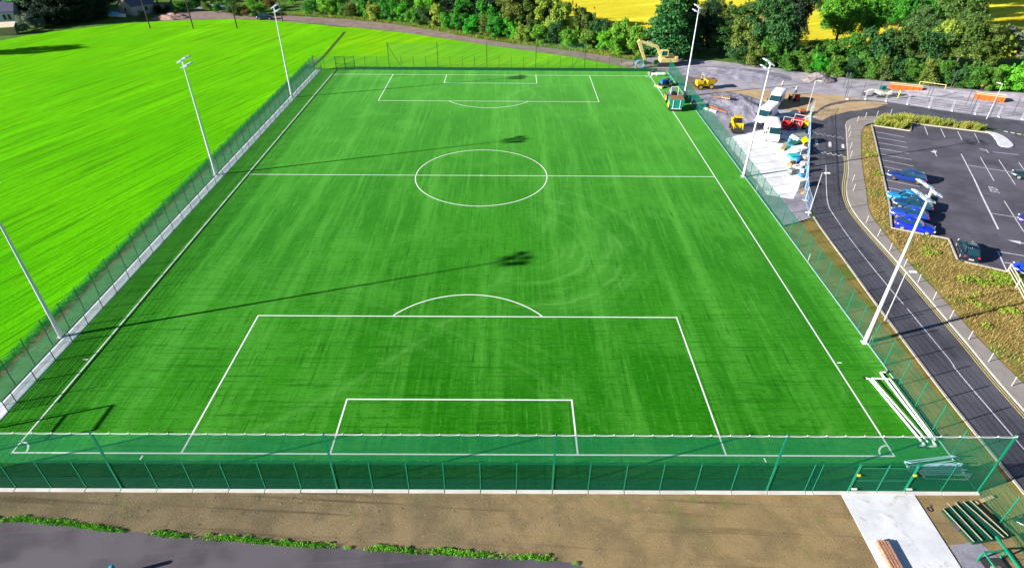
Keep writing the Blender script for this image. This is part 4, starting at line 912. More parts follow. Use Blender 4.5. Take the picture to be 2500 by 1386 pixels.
def by_wheels(u0, u1, Wd): # near-side wheel marks in the photo -> car centre
    a = G(*u0); b = G(*u1); m_ = (a+b)/2; d = (b-a).normalized(); q = Vector((-d.y, d.x, 0)); c = m_+q*(Wd/2-.1); return (c.x, c.y), math.atan2(d.y, d.x)
NAVY = carpaint('paint_navy', (.008,.03,.16)); LBLUE = carpaint('paint_light_blue', (.02,.22,.52)); DBLUE = carpaint('paint_dark_teal', (.006,.045,.11)); MBLUE = carpaint('paint_mid_blue', (.015,.05,.36)); RBLUE = carpaint('paint_royal_blue', (.005,.02,.50)); BLACKP = carpaint('paint_black', (.006,.016,.03)); DGREY = carpaint('paint_dark_green', (.01,.025,.028))
c, hh = by_wheels((2186,441),(2233,450),1.8); car('navy blue estate car, topmost in the left row of the car park', NAVY, c, hh+math.pi, 4.75, 1.8, 1.48, 'estate', DARKRIM)
c, hh = by_wheels((2183,493),(2226,501.5),1.74); car('light blue hatchback parked between the navy estate and a dark car', LBLUE, c, hh+math.pi, 4.0, 1.72, 1.46, 'hatch')
c, hh = by_wheels((2202,511),(2246,520),1.8); car('dark teal car parked tight beside the light blue hatchback', DBLUE, c, hh+math.pi, 4.4, 1.78, 1.5, 'hatch')
c, hh = by_wheels((2194,535),(2238,544),1.76); car('mid blue car parked beside the royal blue hatchback', MBLUE, c, hh+math.pi, 4.1, 1.74, 1.5, 'hatch')
c, hh = by_wheels((2201,562),(2258,575),1.78); car('royal blue hatchback parked nose out at the end of the left row', RBLUE, c, hh, 4.25, 1.78, 1.48, 'hatch')
p0 = G(2366,642); p1 = G(2352,600); hd = (p1-p0); c = (p0+p1)/2; car('black car parked beside the weedy verge, rear lights to the camera', BLACKP, (c.x, c.y), math.atan2(hd.y, hd.x), 4.3, 1.8, 1.48, 'hatch')
p = G(2500,443); car('dark green car cut by the right edge of the photo', DGREY, (p.x+1.1, p.y+.6), hb+math.pi, 4.3, 1.78, 1.48, 'suv')
p = G(2512,680); car('bright blue car behind the wooden fence at the right edge', carpaint('paint_bright_blue', (.01,.06,.55)), (p.x+1.0, p.y+.6), hb+math.pi, 4.2, 1.76, 1.46, 'hatch')
p = G(2510,556); car('purple blue car at the right edge by the painted bays', carpaint('paint_purple', (.03,.02,.22)), (p.x+1.5, p.y+.6), hb+math.pi, 4.2, 1.76, 1.46, 'hatch')

WHITE = M('van_white', (.86,.87,.88), .35, .03, 1, spec=.5)
def van(label, x, y, rz, L=5.6, Wd=2.0, H=2.5):
    t = thing('delivery_van', label, 'van', (x, y, .03), rz, 'white vans in the builders compound'); a = L/2; w = Wd/2
    def sec(px, k, zb, zt, kk=.9): return [(px, s*w*q, z) for s, q, z in ((-1,.9*k,zb),(-1,k,zb+.2),(-1,k,zt*.62),(-1,kk*k,zt-.06),(-1,.6*k,zt),(1,.6*k,zt),(1,kk*k,zt-.06),(1,k,zt*.62),(1,k,zb+.2),(1,.9*k,zb))]
    m_ = MB(); m_.loft([sec(-a,.95,.45,H*.96), sec(-a+.1,1,.32,H), sec(a*.10,1,.28,H), sec(a*.36,.99,.28,H*.97,.86), sec(a*.48,.98,.28,H*.90,.82), sec(a*.80,.96,.28,1.32,.86), sec(a*.95,.88,.32,1.02,.85), sec(a,.75,.4,.86,.85)]); m_.build('body', WHITE, t, smooth=False)
    m_ = MB(); e = .015
    m_.add([(a*.50+e,-w*.76,H*.87),(a*.50+e,w*.76,H*.87),(a*.79+e,w*.84,1.35+e),(a*.79+e,-w*.84,1.35+e)], [(0,3,2,1)]); m_.build('windscreen', GLASS, t)
    for s in (-1, 1):
        m_ = MB(); m_.add([(a*.20,s*(w*.985+e),H*.60),(a*.62,s*(w*.965+e),H*.57),(a*.52,s*(w*.90+e),H*.80),(a*.20,s*(w*.93+e),H*.82)], [(0,1,2,3) if s < 0 else (3,2,1,0)]); m_.build('side_window', GLASS, t)
        m_ = MB(); m_.box((a*.60, s*(w+.14), 1.35), (.12,.22,.30)); m_.build('wing_mirror', BLK, t)
        m_ = MB(); m_.box((a*.93, s*w*.70, .92), (.14,.30,.22), -s*.4); m_.build('headlight', CHROME, t)
        m_ = MB(); m_.box((-a-.01, s*w*.85, 1.1), (.05,.14,.5)); m_.build('tail_light', REDL, t)
        m_ = MB(); m_.box((-a*.4, s*(w+.004), .62), (a*.9,.03,.10)); m_.build('side_moulding', BLK, t)
    m_ = MB(); m_.box((a*.985, 0, .64), (.08,1.1,.24)); m_.build('grille', BLK, t)
    m_ = MB(); m_.box((a*.97, 0, .40), (.14,1.7,.18)); m_.build('bumper', BLK, t)
    m_ = MB(); m_.box((a+.035, 0, .46), (.02,.5,.11)); m_.build('number_plate', PLATE, t)
    for x_ in (a*.62, -a*.58):
        for s in (-1, 1): wheel(t, x_, s*(w-.14), .34, .24)
    return t
p = G(1882,336); van('white van parked facing the camera in the builders compound', p.x, p.y, math.radians(-104))
p = G(1862,298); van('white van in the middle of the three, turned to the left', p.x+.5, p.y+.6, math.radians(-128), 5.4)
p = G(1878,262); van('white van farthest back with its shaded side toward the road', p.x+1.3, p.y+1.0, math.radians(-122), 5.6)

# ------------------------------------------------------------------ building machines
CREAMY = M('plant_cream', (.70,.56,.22), .5, .12, 3); YEL = M('plant_yellow', (.72,.50,.012), .45, .1, 3); ORG = M('orange_steel', (.46,.115,.018), .6, .2, 2, bmp=.2, bscale=6); RED = M('red_paint', (.55,.02,.02), .45, .12, 3); DRK = M('dark_steel', (.04,.04,.042), .6, .2, 4); TEAL = M('machine_green', (.005,.20,.16), .45, .1, 3); BLUEP = M('tractor_blue', (.01,.10,.35), .45, .1, 3); RUST = M('rusty_steel', (.28,.14,.07), .8, .3, 5); WOOD = M('pale_timber', (.52,.38,.20), .8, .2, 4, bmp=.2); TIMB = M('red_timber', (.42,.22,.14), .8, .25, 5, bmp=.2)
def boxpart(t, name, mat, c, d, rz=0, top=1.0): m_ = MB(); m_.box(c, d, rz, top); return m_.build(name, mat, t)
def track_unit(t, y, L=3.2, w=.5, h=.7):
    m_ = MB(); n = 8; prof = []
    for k in range(n): a = math.pi/2+math.pi*k/(n-1); prof.append((-L/2+h/2+h/2*math.cos(a), h/2+h/2*math.sin(a)))
    for k in range(n): a = -math.pi/2+math.pi*k/(n-1); prof.append((L/2-h/2+h/2*math.cos(a), h/2+h/2*math.sin(a)))
    q = len(prof); m_.add([(x, y-w/2, z) for x, z in prof]+[(x, y+w/2, z) for x, z in prof], [(i, (i+1) % q, q+(i+1) % q, q+i) for i in range(q)]+[tuple(range(q-1,-1,-1)), tuple(range(q, 2*q))])
    return m_.build('track', DRK, t)
def excavator(name, label, x, y, rz, s, paint, boom, glassmat=None, cab=None):
    t = thing(name, label, 'excavator', (x, y, .01), rz, None, (s, s, s))
    for yy in (-1.0, 1.0): track_unit(t, yy)
    boxpart(t, 'undercarriage', DRK, (0,0,.55), (1.6,1.6,.4))
    boxpart(t, 'slew_body', paint, (-.5,0,1.15), (3.0,2.3,.7)); boxpart(t, 'counterweight', paint, (-1.95,0,1.35), (.55,2.3,.9), 0, .95); boxpart(t, 'engine_cover', paint, (-1.1,-.3,1.75), (1.3,1.6,.5), 0, .9)
    cb = boxpart(t, 'cab', cab or paint, (.45,.7,1.95), (1.35,.9,.14)); boxpart(cb, 'cab_roof', cab or paint, (.38,.7,2.88), (1.25,.92,.10))
    m_ = MB()
    for a in (-.2, 1.05):
        for b in (.28, 1.12): m_.bar((a, b, 2.0), (a*.95, b, 2.85), .08)
    m_.build('cab_pillar', cab or paint, cb); boxpart(cb, 'cab_glass', glassmat or GLASS, (.42,.7,2.43), (1.16,.76,.82))
    pts, w = boom
    for i, (a, b) in enumerate(zip(pts, pts[1:])):
        m_ = MB(); A = Vector((a[0],-.1,a[1])); B = Vector((b[0],-.1,b[1])); mid = (A+B)/2; m_.bar(A, mid, .42*w, .62*w); m_.bar(mid, B, .38*w, .50*w); m_.build(('boom','boom','stick')[min(i, 2)] if len(pts) > 3 else ('boom','stick')[i], paint, t)
    for i in range(len(pts)-2):
        m_ = MB(); a = Vector((pts[i][0],-.1,pts[i][1]))*.5+Vector((pts[i+1][0],-.1,pts[i+1][1]))*.5; b = Vector((pts[i+1][0],-.1,pts[i+1][1]))*.6+Vector((pts[i+2][0],-.1,pts[i+2][1]))*.4; up = Vector((0,0,.45)); m_.tube(a+up, b+up, .07); m_.build('hydraulic_ram', GALV, t)
    e = pts[-1]; m_ = MB(); m_.loft([[(e[0]+dx, yy, e[1]+dz) for dx, dz in ((.15,.1),(.35,-.35),(.05,-.8),(-.5,-.75),(-.25,-.5),(-.1,-.1))] for yy in (-.65,.45)]); m_.build('bucket', DRK, t)
    return t
p = G(1622,163); excavator('excavator', 'cream yellow excavator with raised boom behind the far right corner', p.x, p.y+1.0, math.radians(186), 1.15, CREAMY, ([(.6,1.5),(1.7,3.4),(5.3,4.5),(3.7,1.0)], .95), M('green_cab_glass', (.01,.12,.10), .1), None)
p = G(2148,236); excavator('mini_excavator', 'cream mini excavator with green cab on the gravel beside the site fence', p.x, p.y, math.radians(185), .72, M('plant_off_white', (.72,.70,.55), .5), ([(.8,1.3),(2.6,1.9),(4.6,1.2)], .5), GLASS, TEAL)
# tracked dumper with skip
p = G(1712,216); t = thing('dumper', 'yellow site dumper with skip beyond the far right fence', 'dumper', (p.x+.6, p.y, .02), math.radians(8))
for x_ in (1.0,-1.2):
    for s in (-.8,.8): wheel(t, x_, s, .5, .38, YEL)
boxpart(t, 'chassis', YEL, (-.1,0,.75), (3.2,.9,.4)); boxpart(t, 'engine_cover', YEL, (-1.3,0,1.25), (1.1,1.2,.7), 0, .9)
m_ = MB(); m_.loft([[(x_,-.95*k,z),(x_,.95*k,z),(x_,.7*k,zz),(x_,-.7*k,zz)] for x_, k, z, zz in ((.1,1,1.75,1.05),(1.5,1,1.75,.95),(2.1,.95,1.7,1.45))]); sk = m_.build('skip', YEL, t)
m_ = MB(); m_.box((.95,0,1.755), (1.9,1.6,.03)); m_.build('skip_load', RUST, sk)
m_ = MB(); m_.path([(-.7,-.6,1.1),(-.7,-.6,2.6),(-.7,.6,2.6),(-.7,.6,1.1)], .045); m_.build('roll_bar', YEL, t); boxpart(t, 'seat', BLK, (-.75,0,1.5), (.5,.5,.5))
# yellow telehandler-like loader
p = G(1792,318); t = thing('skid_loader', 'compact yellow loader parked on the concrete beside the fence', 'loader', (p.x+.3, p.y+.2, .03), math.radians(-95))
for x_ in (.6,-.7):
    for s in (-.75,.75): wheel(t, x_, s, .42, .34, DARKRIM)
boxpart(t, 'body', YEL, (-.3,0,.95), (2.2,1.3,.8), 0, .96); boxpart(t, 'engine_hood', YEL, (-1.0,0,1.5), (.8,1.2,.4), 0, .9); cb = boxpart(t, 'cab', BLK, (.25,0,1.8), (1.0,1.0,.9)); boxpart(cb, 'cab_roof', YEL, (.25,0,2.29), (1.15,1.15,.09))
for s in (-.72,.72): m_ = MB(); m_.bar((-1.1,s,1.55),(.9,s,1.3),.14,.2); m_.bar((.9,s,1.3),(1.4,s,.5),.14,.2); m_.build('lift_arm', YEL, t)
m_ = MB(); m_.loft([[(1.3+dx,yy,.1+dz) for dx, dz in ((0,0),(.8,0),(.85,.08),(.2,.12),(.1,.6),(0,.6))] for yy in (-.9,.9)]); m_.build('bucket', DRK, t)
m_ = MB(); m_.tube((-1.1,.35,1.7),(-1.1,.35,2.2),.05); m_.build('exhaust', DRK, t)
# green tractor with spreader on the pitch
p = G(1646,272); hd = math.atan2(G(1633,232).y-p.y, G(1633,232).x-p.x)
t = thing('infill_spreader', 'green infill spreader hopper standing on the right touchline', 'spreader', (p.x+.3, p.y+.9, .05), hd)
for s in (-1.05,1.05): wheel(t, -.2, s, .45, .4, DRK)
m_ = MB(); m_.loft([[(-1.2,-1.25*k,z),(1.2,-1.25*k,z),(1.2,1.25*k,z),(-1.2,1.25*k,z)] for k, z in ((.7,.55),(1,1.2),(1,2.1))]); m_.build('hopper', TEAL, t)
boxpart(t, 'infill_load', RUST, (0,0,2.05), (2.2,2.3,.2)); m_ = MB()
for s in (-.6,.6): m_.bar((-1.24,s,.5),(-1.24,s,2.0),.09)
m_.bar((-1.24,-.9,.5),(-1.24,.9,.5),.1); m_.build('rear_frame', M('frame_white', (.7,.7,.68), .5), t); boxpart(t, 'side_panel', YEL, (-.2,1.28,1.0), (1.6,.06,.9)); m_ = MB(); m_.bar((1.2,0,.6),(3.1,0,.6),.12); m_.build('drawbar', DRK, t)
m_ = MB()
for k in range(7): m_.tube((-1.05,-1.0+.33*k,.35),(-1.05,-.8+.33*k,.35),.28,.28,10)
m_.build('brush_roller', DRK, t)
t2 = thing('tractor', 'grey bonneted tractor hitched in front of the green spreader', 'tractor', (p.x+.3+4.6*math.cos(hd), p.y+.9+4.6*math.sin(hd), .05), hd, None, (1.3,1.3,1.3))
for s in (-.8,.8): wheel(t2, -.7, s, .62, .42, YEL); wheel(t2, 1.1, s, .40, .3, YEL)
boxpart(t2, 'bonnet', M('tractor_grey', (.20,.21,.23), .5), (.85,0,1.05), (1.7,.8,.7), 0, .9); boxpart(t2, 'chassis', DRK, (.1,0,.65), (2.6,.6,.35)); boxpart(t2, 'seat', BLK, (-.75,0,1.25), (.5,.55,.6)); m_ = MB(); m_.path([(-1.05,-.5,.9),(-1.05,-.5,2.3),(-1.05,.5,2.3),(-1.05,.5,.9)], .05); m_.build('roll_bar', GALV, t2)
for s in (-.8,.8): boxpart(t2, 'mudguard', M('tractor_grey', (.20,.21,.23)), (-.7,s,1.30), (1.1,.46,.08))
# blue tractor with brush
p = G(1622,212); t = thing('compact_tractor', 'small blue tractor with brush at the far right corner of the pitch', 'tractor', (p.x+.3, p.y+.4, .05), math.radians(215))
for s in (-.7,.7): wheel(t, -.6, s, .5, .36, RIM); wheel(t, .9, s, .33, .26, RIM)
boxpart(t, 'bonnet', BLUEP, (.75,0,.95), (1.3,.65,.6), 0, .88); boxpart(t, 'chassis', DRK, (.1,0,.55), (2.2,.5,.3)); boxpart(t, 'seat', BLK, (-.5,0,1.1), (.45,.5,.5)); m_ = MB(); m_.path([(-.9,-.45,.8),(-.9,-.45,1.9),(-.9,.45,1.9),(-.9,.45,.8)], .045); m_.build('roll_bar', BLUEP, t)
for s in (-.7,.7): boxpart(t, 'mudguard', BLUEP, (-.6,s,1.05), (.95,.40,.07))
boxpart(t, 'brush', WOOD, (1.9,0,.2), (.5,2.0,.3)); m_ = MB(); m_.bar((1.3,0,.5),(1.9,0,.4),.1); m_.build('drawbar', DRK, t)
# red trailers
def trailer(label, u, v, rz, L, Wd, frames):
    p = G(u, v); t = thing('trailer', label, 'trailer', (p.x, p.y, .03), rz)
    boxpart(t, 'bed', RED, (0,0,.62), (L,Wd,.08))
    for s in (-1,1): boxpart(t, 'side_board', RED, (0,s*Wd/2,.85), (L,.05,.4)); wheel(t, -.1, s*(Wd/2+.14), .32, .2, RIM); boxpart(t, 'mudguard', BLK, (-.1,s*(Wd/2+.15),.70), (.85,.24,.05))
    for s in (-1,1): boxpart(t, 'end_board', RED, (s*L/2,0,.85), (.05,Wd,.4))
    m_ = MB(); m_.bar((L/2,0,.5),(L/2+1.1,0,.45),.09); m_.build('drawbar', GALV, t)
    m_ = MB()
    for x_ in frames: m_.path([(x_,-Wd/2,1.0),(x_,-Wd/2,1.7),(x_,Wd/2,1.7),(x_,Wd/2,1.0)], .04)
    m_.build('load_frame', M('pale_pink_steel', (.72,.52,.48), .5), t)
trailer('bright red trailer with load hoops beside the site fence', 1944, 312, math.radians(58), 3.4, 1.7, (-1.5,1.5))
trailer('smaller red trailer with two uprights next to the white van', 1918, 316, math.radians(62), 2.2, 1.5, (1.0,))
# red compactor behind the far van
p = G(1944,247); t = thing('plate_compactor', 'red engine compactor standing behind the farthest van', 'compactor', (p.x, p.y, .02), .4)
boxpart(t, 'base_plate', DRK, (0,0,.15), (1.1,.7,.2)); boxpart(t, 'engine', RED, (0,0,.7), (.8,.65,.9), 0, .85); m_ = MB(); m_.path([(-.4,-.3,.6),(-1.1,-.3,1.3),(-1.1,.3,1.3),(-.4,.3,.6)], .04); m_.build('handle', DRK, t)
p = G(1928,247); t = thing('cable_reel', 'small dark wheel reel beside the red compactor', 'reel', (p.x, p.y, .02), 1.0)
m_ = MB()
for s in (-.3,.3): m_.tube((0,s-.03,.6),(0,s+.03,.6),.6,.6,16)
m_.build('flange', WOOD, t); m_ = MB(); m_.tube((0,-.27,.6),(0,.27,.6),.36,.36,14); m_.build('cable_drum', BLK, t)
p = G(1660,50)
# car on the track, top left
q = G(648,48); car('dark car on the dirt track at the top left', BLACKP, (q.x, q.y), math.radians(5), 4.4, 1.8, 1.5, 'suv'); bpy.data.objects[-1] if False else None
# ------------------------------------------------------------------ compound things
BLUEW = M('pale_blue_steel', (.34,.50,.68), .5, .1, 3)
def heras(name, label, a, b, mat, group, mesh=True, h=2.0):
    L = math.dist(a, b); rz = math.atan2(b[1]-a[1], b[0]-a[0]); t = thing(name, label, 'fence panel', (a[0], a[1], .03), rz, group)
    m_ = MB(); m_.path([(.08,0,.12),(.08,0,h),(L-.08,0,h),(L-.08,0,.12),(.08,0,.12)], .024); m_.build('frame', mat, t)
    m_ = MB(); n = int(L/.22)
    for i in range(1, n): m_.bar((L*i/n,0,.12),(L*i/n,0,h), .007, .007, caps=False)
    for z in (.5,.9,1.3,1.7): m_.bar((.08,0,z),(L-.08,0,z), .012, .012, caps=False)
    m_.build('wire_mesh', mat, t)
    for x_ in (.08,):
        m_ = MB(); m_.box((x_,0,.07), (.26,.70,.14), 0, .85); m_.build('foot', CONC, t)
pl = resample(even(RL, 500)[0:], .5); 
left = [p for p in offset(even(RL, 500), .55) if 38 < p[1] < 76.5 and p[0] < 58]
lp = resample(left, 3.45)
for i, (a, b) in enumerate(zip(lp, lp[1:])): heras('site_fence_panel', 'pale blue site fence panel by the compound, %s from the bottom' % ORD[i], a, b, BLUEW, 'site fence panels beside the compound')
top = [p for p in offset(even(RL, 500), .5) if p[0] > 66.5 and p[0] < 100]
tp_ = resample(top, 3.5)
for i, (a, b) in enumerate(zip(tp_, tp_[1:])): heras('site_fence_panel', 'grey site fence panel on the upper road, %s from the left' % ORD[i], a, b, GALV, 'site fence panels along the upper road', h=1.9)
# new posts of the next fence
GPOST = M('grey_post', (.10,.11,.13), .5, .1, 3)
pm_ = MB(); pm_.box((0,0,1.5), (.09,.09,3.0)); pm_.box((0,0,3.01), (.11,.11,.03)); pmesh = pm_.mesh('post', GPOST)
pst = [(2058,215),(2062,239),(2066,216),(2068,239.5),(2101,241),(2262,240),(2267,247),(2356,260),(2361,276),(2370,278),(2416,284),(2471,283),(2476,256),(2486,265),(2150,212),(2320,215)]
for i, q in enumerate(sorted(pst)[:14]):
    p = G(*q); o = link('fence_post', pmesh, None, (p.x, p.y, .0)); tag(o, 'dark grey bare fence post on the gravel, %s from the left' % ORD[i], 'post', 'bare fence posts on the gravel')
# long orange troughs
def trough(label, u0, u1, h=.95):
    a = G(*u0); b = G(*u1); L = (b-a).length; t = thing('orange_trough', label, 'trough', ((a.x+b.x)/2, (a.y+b.y)/2, .02), math.atan2(b.y-a.y, b.x-a.x))
    for s in (-1,1): boxpart(t, 'side_plate', ORG, (0,s*.55,h/2), (L,.06,h)); boxpart(t, 'top_rail', M('cream_rail', (.75,.58,.36), .6), (0,s*.55,h+.04), (L,.12,.08))
    for s in (-1,1): boxpart(t, 'end_plate', ORG, (s*(L/2-.04),0,h/2), (.06,1.04,h))
    for k in range(5): boxpart(t, 'rib', ORG, (-L/2+L*(k+.5)/5,-.62,h/2), (.10,.07,h*.94))
    boxpart(t, 'floor_plate', RUST, (0,0,.05), (L-.2,1.0,.06))
trough('long orange steel trough against the bushes by the goal frame', (2170,216), (2248,224)); trough('long orange steel trough on the gravel behind the upper road', (2378,240), (2449,249))
# free-standing goal frame far right
a = G(2241,215); b = G(2304,224); t = thing('goal_frame', 'cream football goal frame standing at the edge of the bushes', 'goal', (a.x, a.y, 0)); d = b-a
m_ = MB(); m_.tube((0,0,0),(0,0,1.25),.06); m_.build('goal_post', CREAMY, t); m_ = MB(); m_.tube((d.x,d.y,0),(d.x,d.y,1.25),.06); m_.build('goal_post', CREAMY, t); m_ = MB(); m_.tube((0,0,1.25),(d.x,d.y,1.25),.06); m_.build('crossbar', CREAMY, t)

# heaps of stone
def heap(name, label, cx, cy, rx, ry, h, mat, seed, rz=0, ridge=False, n=34):
    from mathutils import noise as mn
    m_ = MB(); vs = []; fs = []
    for i in range(n+1):
        for j in range(n+1):
            u = -1+2*i/n; v = -1+2*j/n; r_ = math.hypot(u, v); z = max(0, 1-r_)**.8 if not ridge else max(0, 1-abs(v))**.8*max(0, 1-abs(u)**6)
            z = h*z*(1+.5*mn.noise((u*2.5+seed, v*2.5, 0)))+.09*h*mn.noise((u*9+seed, v*9, 3))*min(1, z*4)+.05*mn.noise((u*22, v*22+seed, 1))*min(1, z*5)
            vs.append((u*rx, v*ry, z-.02))
    for i in range(n):
        for j in range(n): o = i*(n+1)+j; fs.append((o, o+n+1, o+n+2, o+1))
    m_.add(vs, fs); o = m_.build(name, mat, None, (cx, cy, .0), rz); return tag(o, label, 'heap')
heap('gravel_heap', 'broad grey gravel heap between the dumper and the white vans', 45.2, 77.5, 6.2, 9.5, 1.3, GRAVEL, 3, .1)
heap('gravel_ridge', 'long lavender grey gravel bank under the conifers', 50.5, 99.0, 11.5, 5.2, 1.0, GRAVEL, 8, -.28)
heap('spoil_heap', 'dark grey spoil heap at the yard edge below the bushes', 66.4, 95.0, 3.6, 2.6, 1.5, M('dark_spoil', (.22,.19,.19), .9, .3, 1.5, bmp=.5, bscale=5), 12)
heap('rubble_bank', 'low pale rubble bank along the bushes at the top right', 92, 86.2, 12, 2.2, .6, HARDCORE, 15, -.22, True)
heap('rubble_heap', 'pinkish rubble heap beside the dark timber posts at the top left', G(420,44).x, G(420,44).y, 5, 3.2, 1.3, M('brick_rubble', (.36,.22,.17), .9, .4, 2, bmp=.8, bscale=6), 19)
heap('soil_heap', 'brown soil heap at the excavator bucket', 31.8, 105.5, 4.2, 2.2, 1.0, TRACK, 23)
heap('grey_heap', 'low grey stone heap on the rough ground at the top', G(520,18).x, G(520,18).y, 4.5, 3.0, .9, GRAVEL, 27)

def planks(label, a, b, n, w, mat, z, gap=.03, lay=1, name='plank_pile'):
    L = (b-a).length; t = thing(name, label, 'planks', ((a.x+b.x)/2, (a.y+b.y)/2, z), math.atan2(b.y-a.y, b.x-a.x))
    for l_ in range(lay):
        for k in range(n): boxpart(t, 'plank', mat, (RNG.uniform(-.08,.08), (k-(n-1)/2)*(w+gap), .05+.10*l_), (L,w,.09))
    return t
# white banded pipe and orange beam behind the fence
def lying(name, label, cat, u0, u1, r, mat, sq=False, z=0.03, band=None):
    a = G(*u0); b = G(*u1); L = (b-a).length; t = thing(name, label, cat, (a.x, a.y, z), math.atan2(b.y-a.y, b.x-a.x)); m_ = MB()
    if sq: m_.box((L/2,0,r), (L,r*2,r*2))
    else: m_.tube((0,0,r),(L,0,r), r, r, 12)
    m_.build('body', mat, t)
    if band:
        for k in range(4): m_ = MB(); m_.tube((L*(.2+.2*k)-.06,0,r),(L*(.2+.2*k)+.06,0,r), r+.012, r+.012, 12); m_.build('band', band, t)
    return t
lying('drain_pipe', 'white banded pipe lying behind the green fence', 'pipe', (1702,262), (1748,278), .24, M('pipe_white', (.8,.8,.8), .5), band=M('pipe_band', (.12,.2,.2), .6))
t = lying('steel_plate', 'orange steel beam lying beside the white pipe', 'beam', (1733,264), (1776,280), .22, ORG, True)
p = G(1757,256); t = thing('rake_attachment', 'tan tined rake attachment lying on the gravel heap', 'rake', (p.x, p.y, 1.15), -.5)
m_ = MB(); m_.tube((-1.6,0,.1),(1.6,0,.3),.09); m_.build('beam', RUST, t)
for k in range(5): m_ = MB(); m_.tube((.3+.3*k,-.55,.35),(.3+.3*k,.55,.35),.13,.13,8); m_.build('tine', WOOD, t)
# bags, sacks, crates by the site fence
def bag(label, u, v, s, col, rz=0, cat='bag', name='bulk_bag', h=1.0):
    p = G(u, v); r = random.Random(int(u*7+v)); m_ = MB()
    secs = []
    for z, k in ((0,.86),(.12,1.02),(.5,1.08),(.85,1.0),(1.0,.80),(1.04,.55)):
        secs.append([(s*k*(x+r.uniform(-.06,.06)), s*k*(y+r.uniform(-.06,.06)), s*h*2*z*(1 if z < .9 else r.uniform(.94,1.04))) for x, y in ((-1,-.8),(-.4,-1),(.4,-1),(1,-.8),(1,.8),(.4,1),(-.4,1),(-1,.8))])
    m_.loft(secs); o = m_.build(name, col, None, (p.x, p.y, .03), rz, smooth=False); return tag(o, label, cat)
SACK = M('sack_white', (.74,.72,.70), .8, .12, 4); CYAN = M('cyan_tarp', (.02,.42,.48), .6, .2, 3); DGT = M('green_tarp', (.01,.14,.09), .6, .2, 3); BLT = M('blue_tarp', (.04,.22,.55), .6, .2, 3); PINK = M('pinkish_sack', (.62,.46,.40), .8, .15, 4); CRM = M('cream_board', (.70,.68,.58), .7, .1, 3); GRY = M('grey_box', (.22,.24,.22), .7, .1, 3); PALEC = M('pale_cyan_sheet', (.52,.66,.68), .6, .15, 3)
def sheets(label, u, v, d, n, mat, rz, cat='sheet stack', th=.12, jit=.25):
    p = G(u, v); r = random.Random(int(u+v)); t = thing('board_stack', label, cat, (p.x, p.y, .03), rz)
    for k in range(n): boxpart(t, 'board', mat[k % len(mat)], (r.uniform(-.2,.2), r.uniform(-.2,.2), th*(k+.5)), (d[0]*r.uniform(.7,1), d[1]*r.uniform(.7,1), th*.8), r.uniform(-jit, jit))
sheets('grey white stack of boards at the top of the materials row', 1950, 352, (2.7,1.7), 12, (PALEC, SACK, PALEC, GRY), .5); sheets('dark green sheeted boards beside the white van', 1934, 362, (2.5,1.5), 8, (DGT, DGT, BLT), .9); sheets('pale blue boards in the middle of the materials row', 1946, 376, (2.6,1.6), 9, (PALEC, BLUEW, SACK), .35)
sheets('bright cyan boxes below the pale blue boards', 1934, 390, (1.7,1.2), 7, (CYAN, CYAN, PALEC), .2)
sheets('low stack of brown pallets beside the site fence', 1960, 366, (1.2,1.0), 6, (WOOD, RUST), .6); sheets('pallets of grey blocks under the yellow sign', 1962, 392, (1.1,1.0), 6, (GRY, PINK), .6); sheets('timber offcuts near the bottom lamp post', 1962, 470, (1.5,.5), 3, (WOOD, TIMB), .9); sheets('stack of grey kerb blocks beside the middle van', 1908, 345, (1.0,.8), 3, (GRY, PALEC), .2)
bag('blue bundle beside the stacked logs', 1944, 396, .5, BLT, .5, h=.7); bag('white sack below the blue bundle', 1946, 412, .5, SACK, .1, h=.5); bag('pinkish sack against the site fence', 1961, 404, .45, PINK, .7, h=.6); bag('tumbled white sack near the grey box', 1953, 422, .55, SACK, 1.1, h=.5); bag('blue white bag in front of the cream box', 1957, 431, .4, BLT, .3, h=.5); bag('white bag with orange crate under the street lamp', 1941, 281, .6, SACK, .2, h=.6); bag('orange crate top by the lamp post', 1955, 276, .55, ORG, .2, h=.55, cat='crate', name='orange_crate')
def crate(label, u, v, d, col, rz):
    p = G(u, v); t = thing('storage_box', label, 'box', (p.x, p.y, .03), rz); boxpart(t, 'box_body', col, (0,0,d[2]/2), d, 0, .97); boxpart(t, 'lid', col, (0,0,d[2]+.04), (d[0]+.06,d[1]+.06,.07))
crate('grey green storage box in the materials row', 1931, 425, (.9,.7,.7), GRY, .5); crate('large cream box at the bottom of the materials row', 1948, 456, (1.25,1.1,1.0), CRM, .45)
p = G(1930,404); t = thing('log_stack', 'stack of pale sawn logs beside the blue bundle', 'timber stack', (p.x, p.y, .03), .5)
for r_ in range(3):
    for k in range(4-r_ if r_ < 2 else 2): m_ = MB(); m_.tube((-.55,-.5+.26*k+.13*r_,.13+.23*r_),(.55,-.5+.26*k+.13*r_,.13+.23*r_),.125,.125,9); m_.build('log', WOOD if (k+r_) % 2 else RUST, t)
p = G(1929,330); t = thing('steel_stand', 'blue steel A-frame stand below the small red trailer', 'stand', (p.x, p.y, .03), .9); 
for s in (-.7,.7): m_ = MB(); m_.path([(s,-.5,0),(s,0,1.1),(s,.5,0)], .035); m_.build('leg_frame', BLT, t)
m_ = MB(); m_.tube((-.75,0,1.1),(.75,0,1.1),.04); m_.build('top_bar', BLT, t)
a = G(1942,317); b = G(1957,333); t = thing('ladder', 'aluminium ladder leaning from the bright red trailer', 'ladder', (a.x, a.y, .0), math.atan2(b.y-a.y, b.x-a.x)); L = (b-a).length; 
for s in (-.2,.2): m_ = MB(); m_.bar((0,s,1.2),(L,s,.05),.06); m_.build('stile', GALV, t)
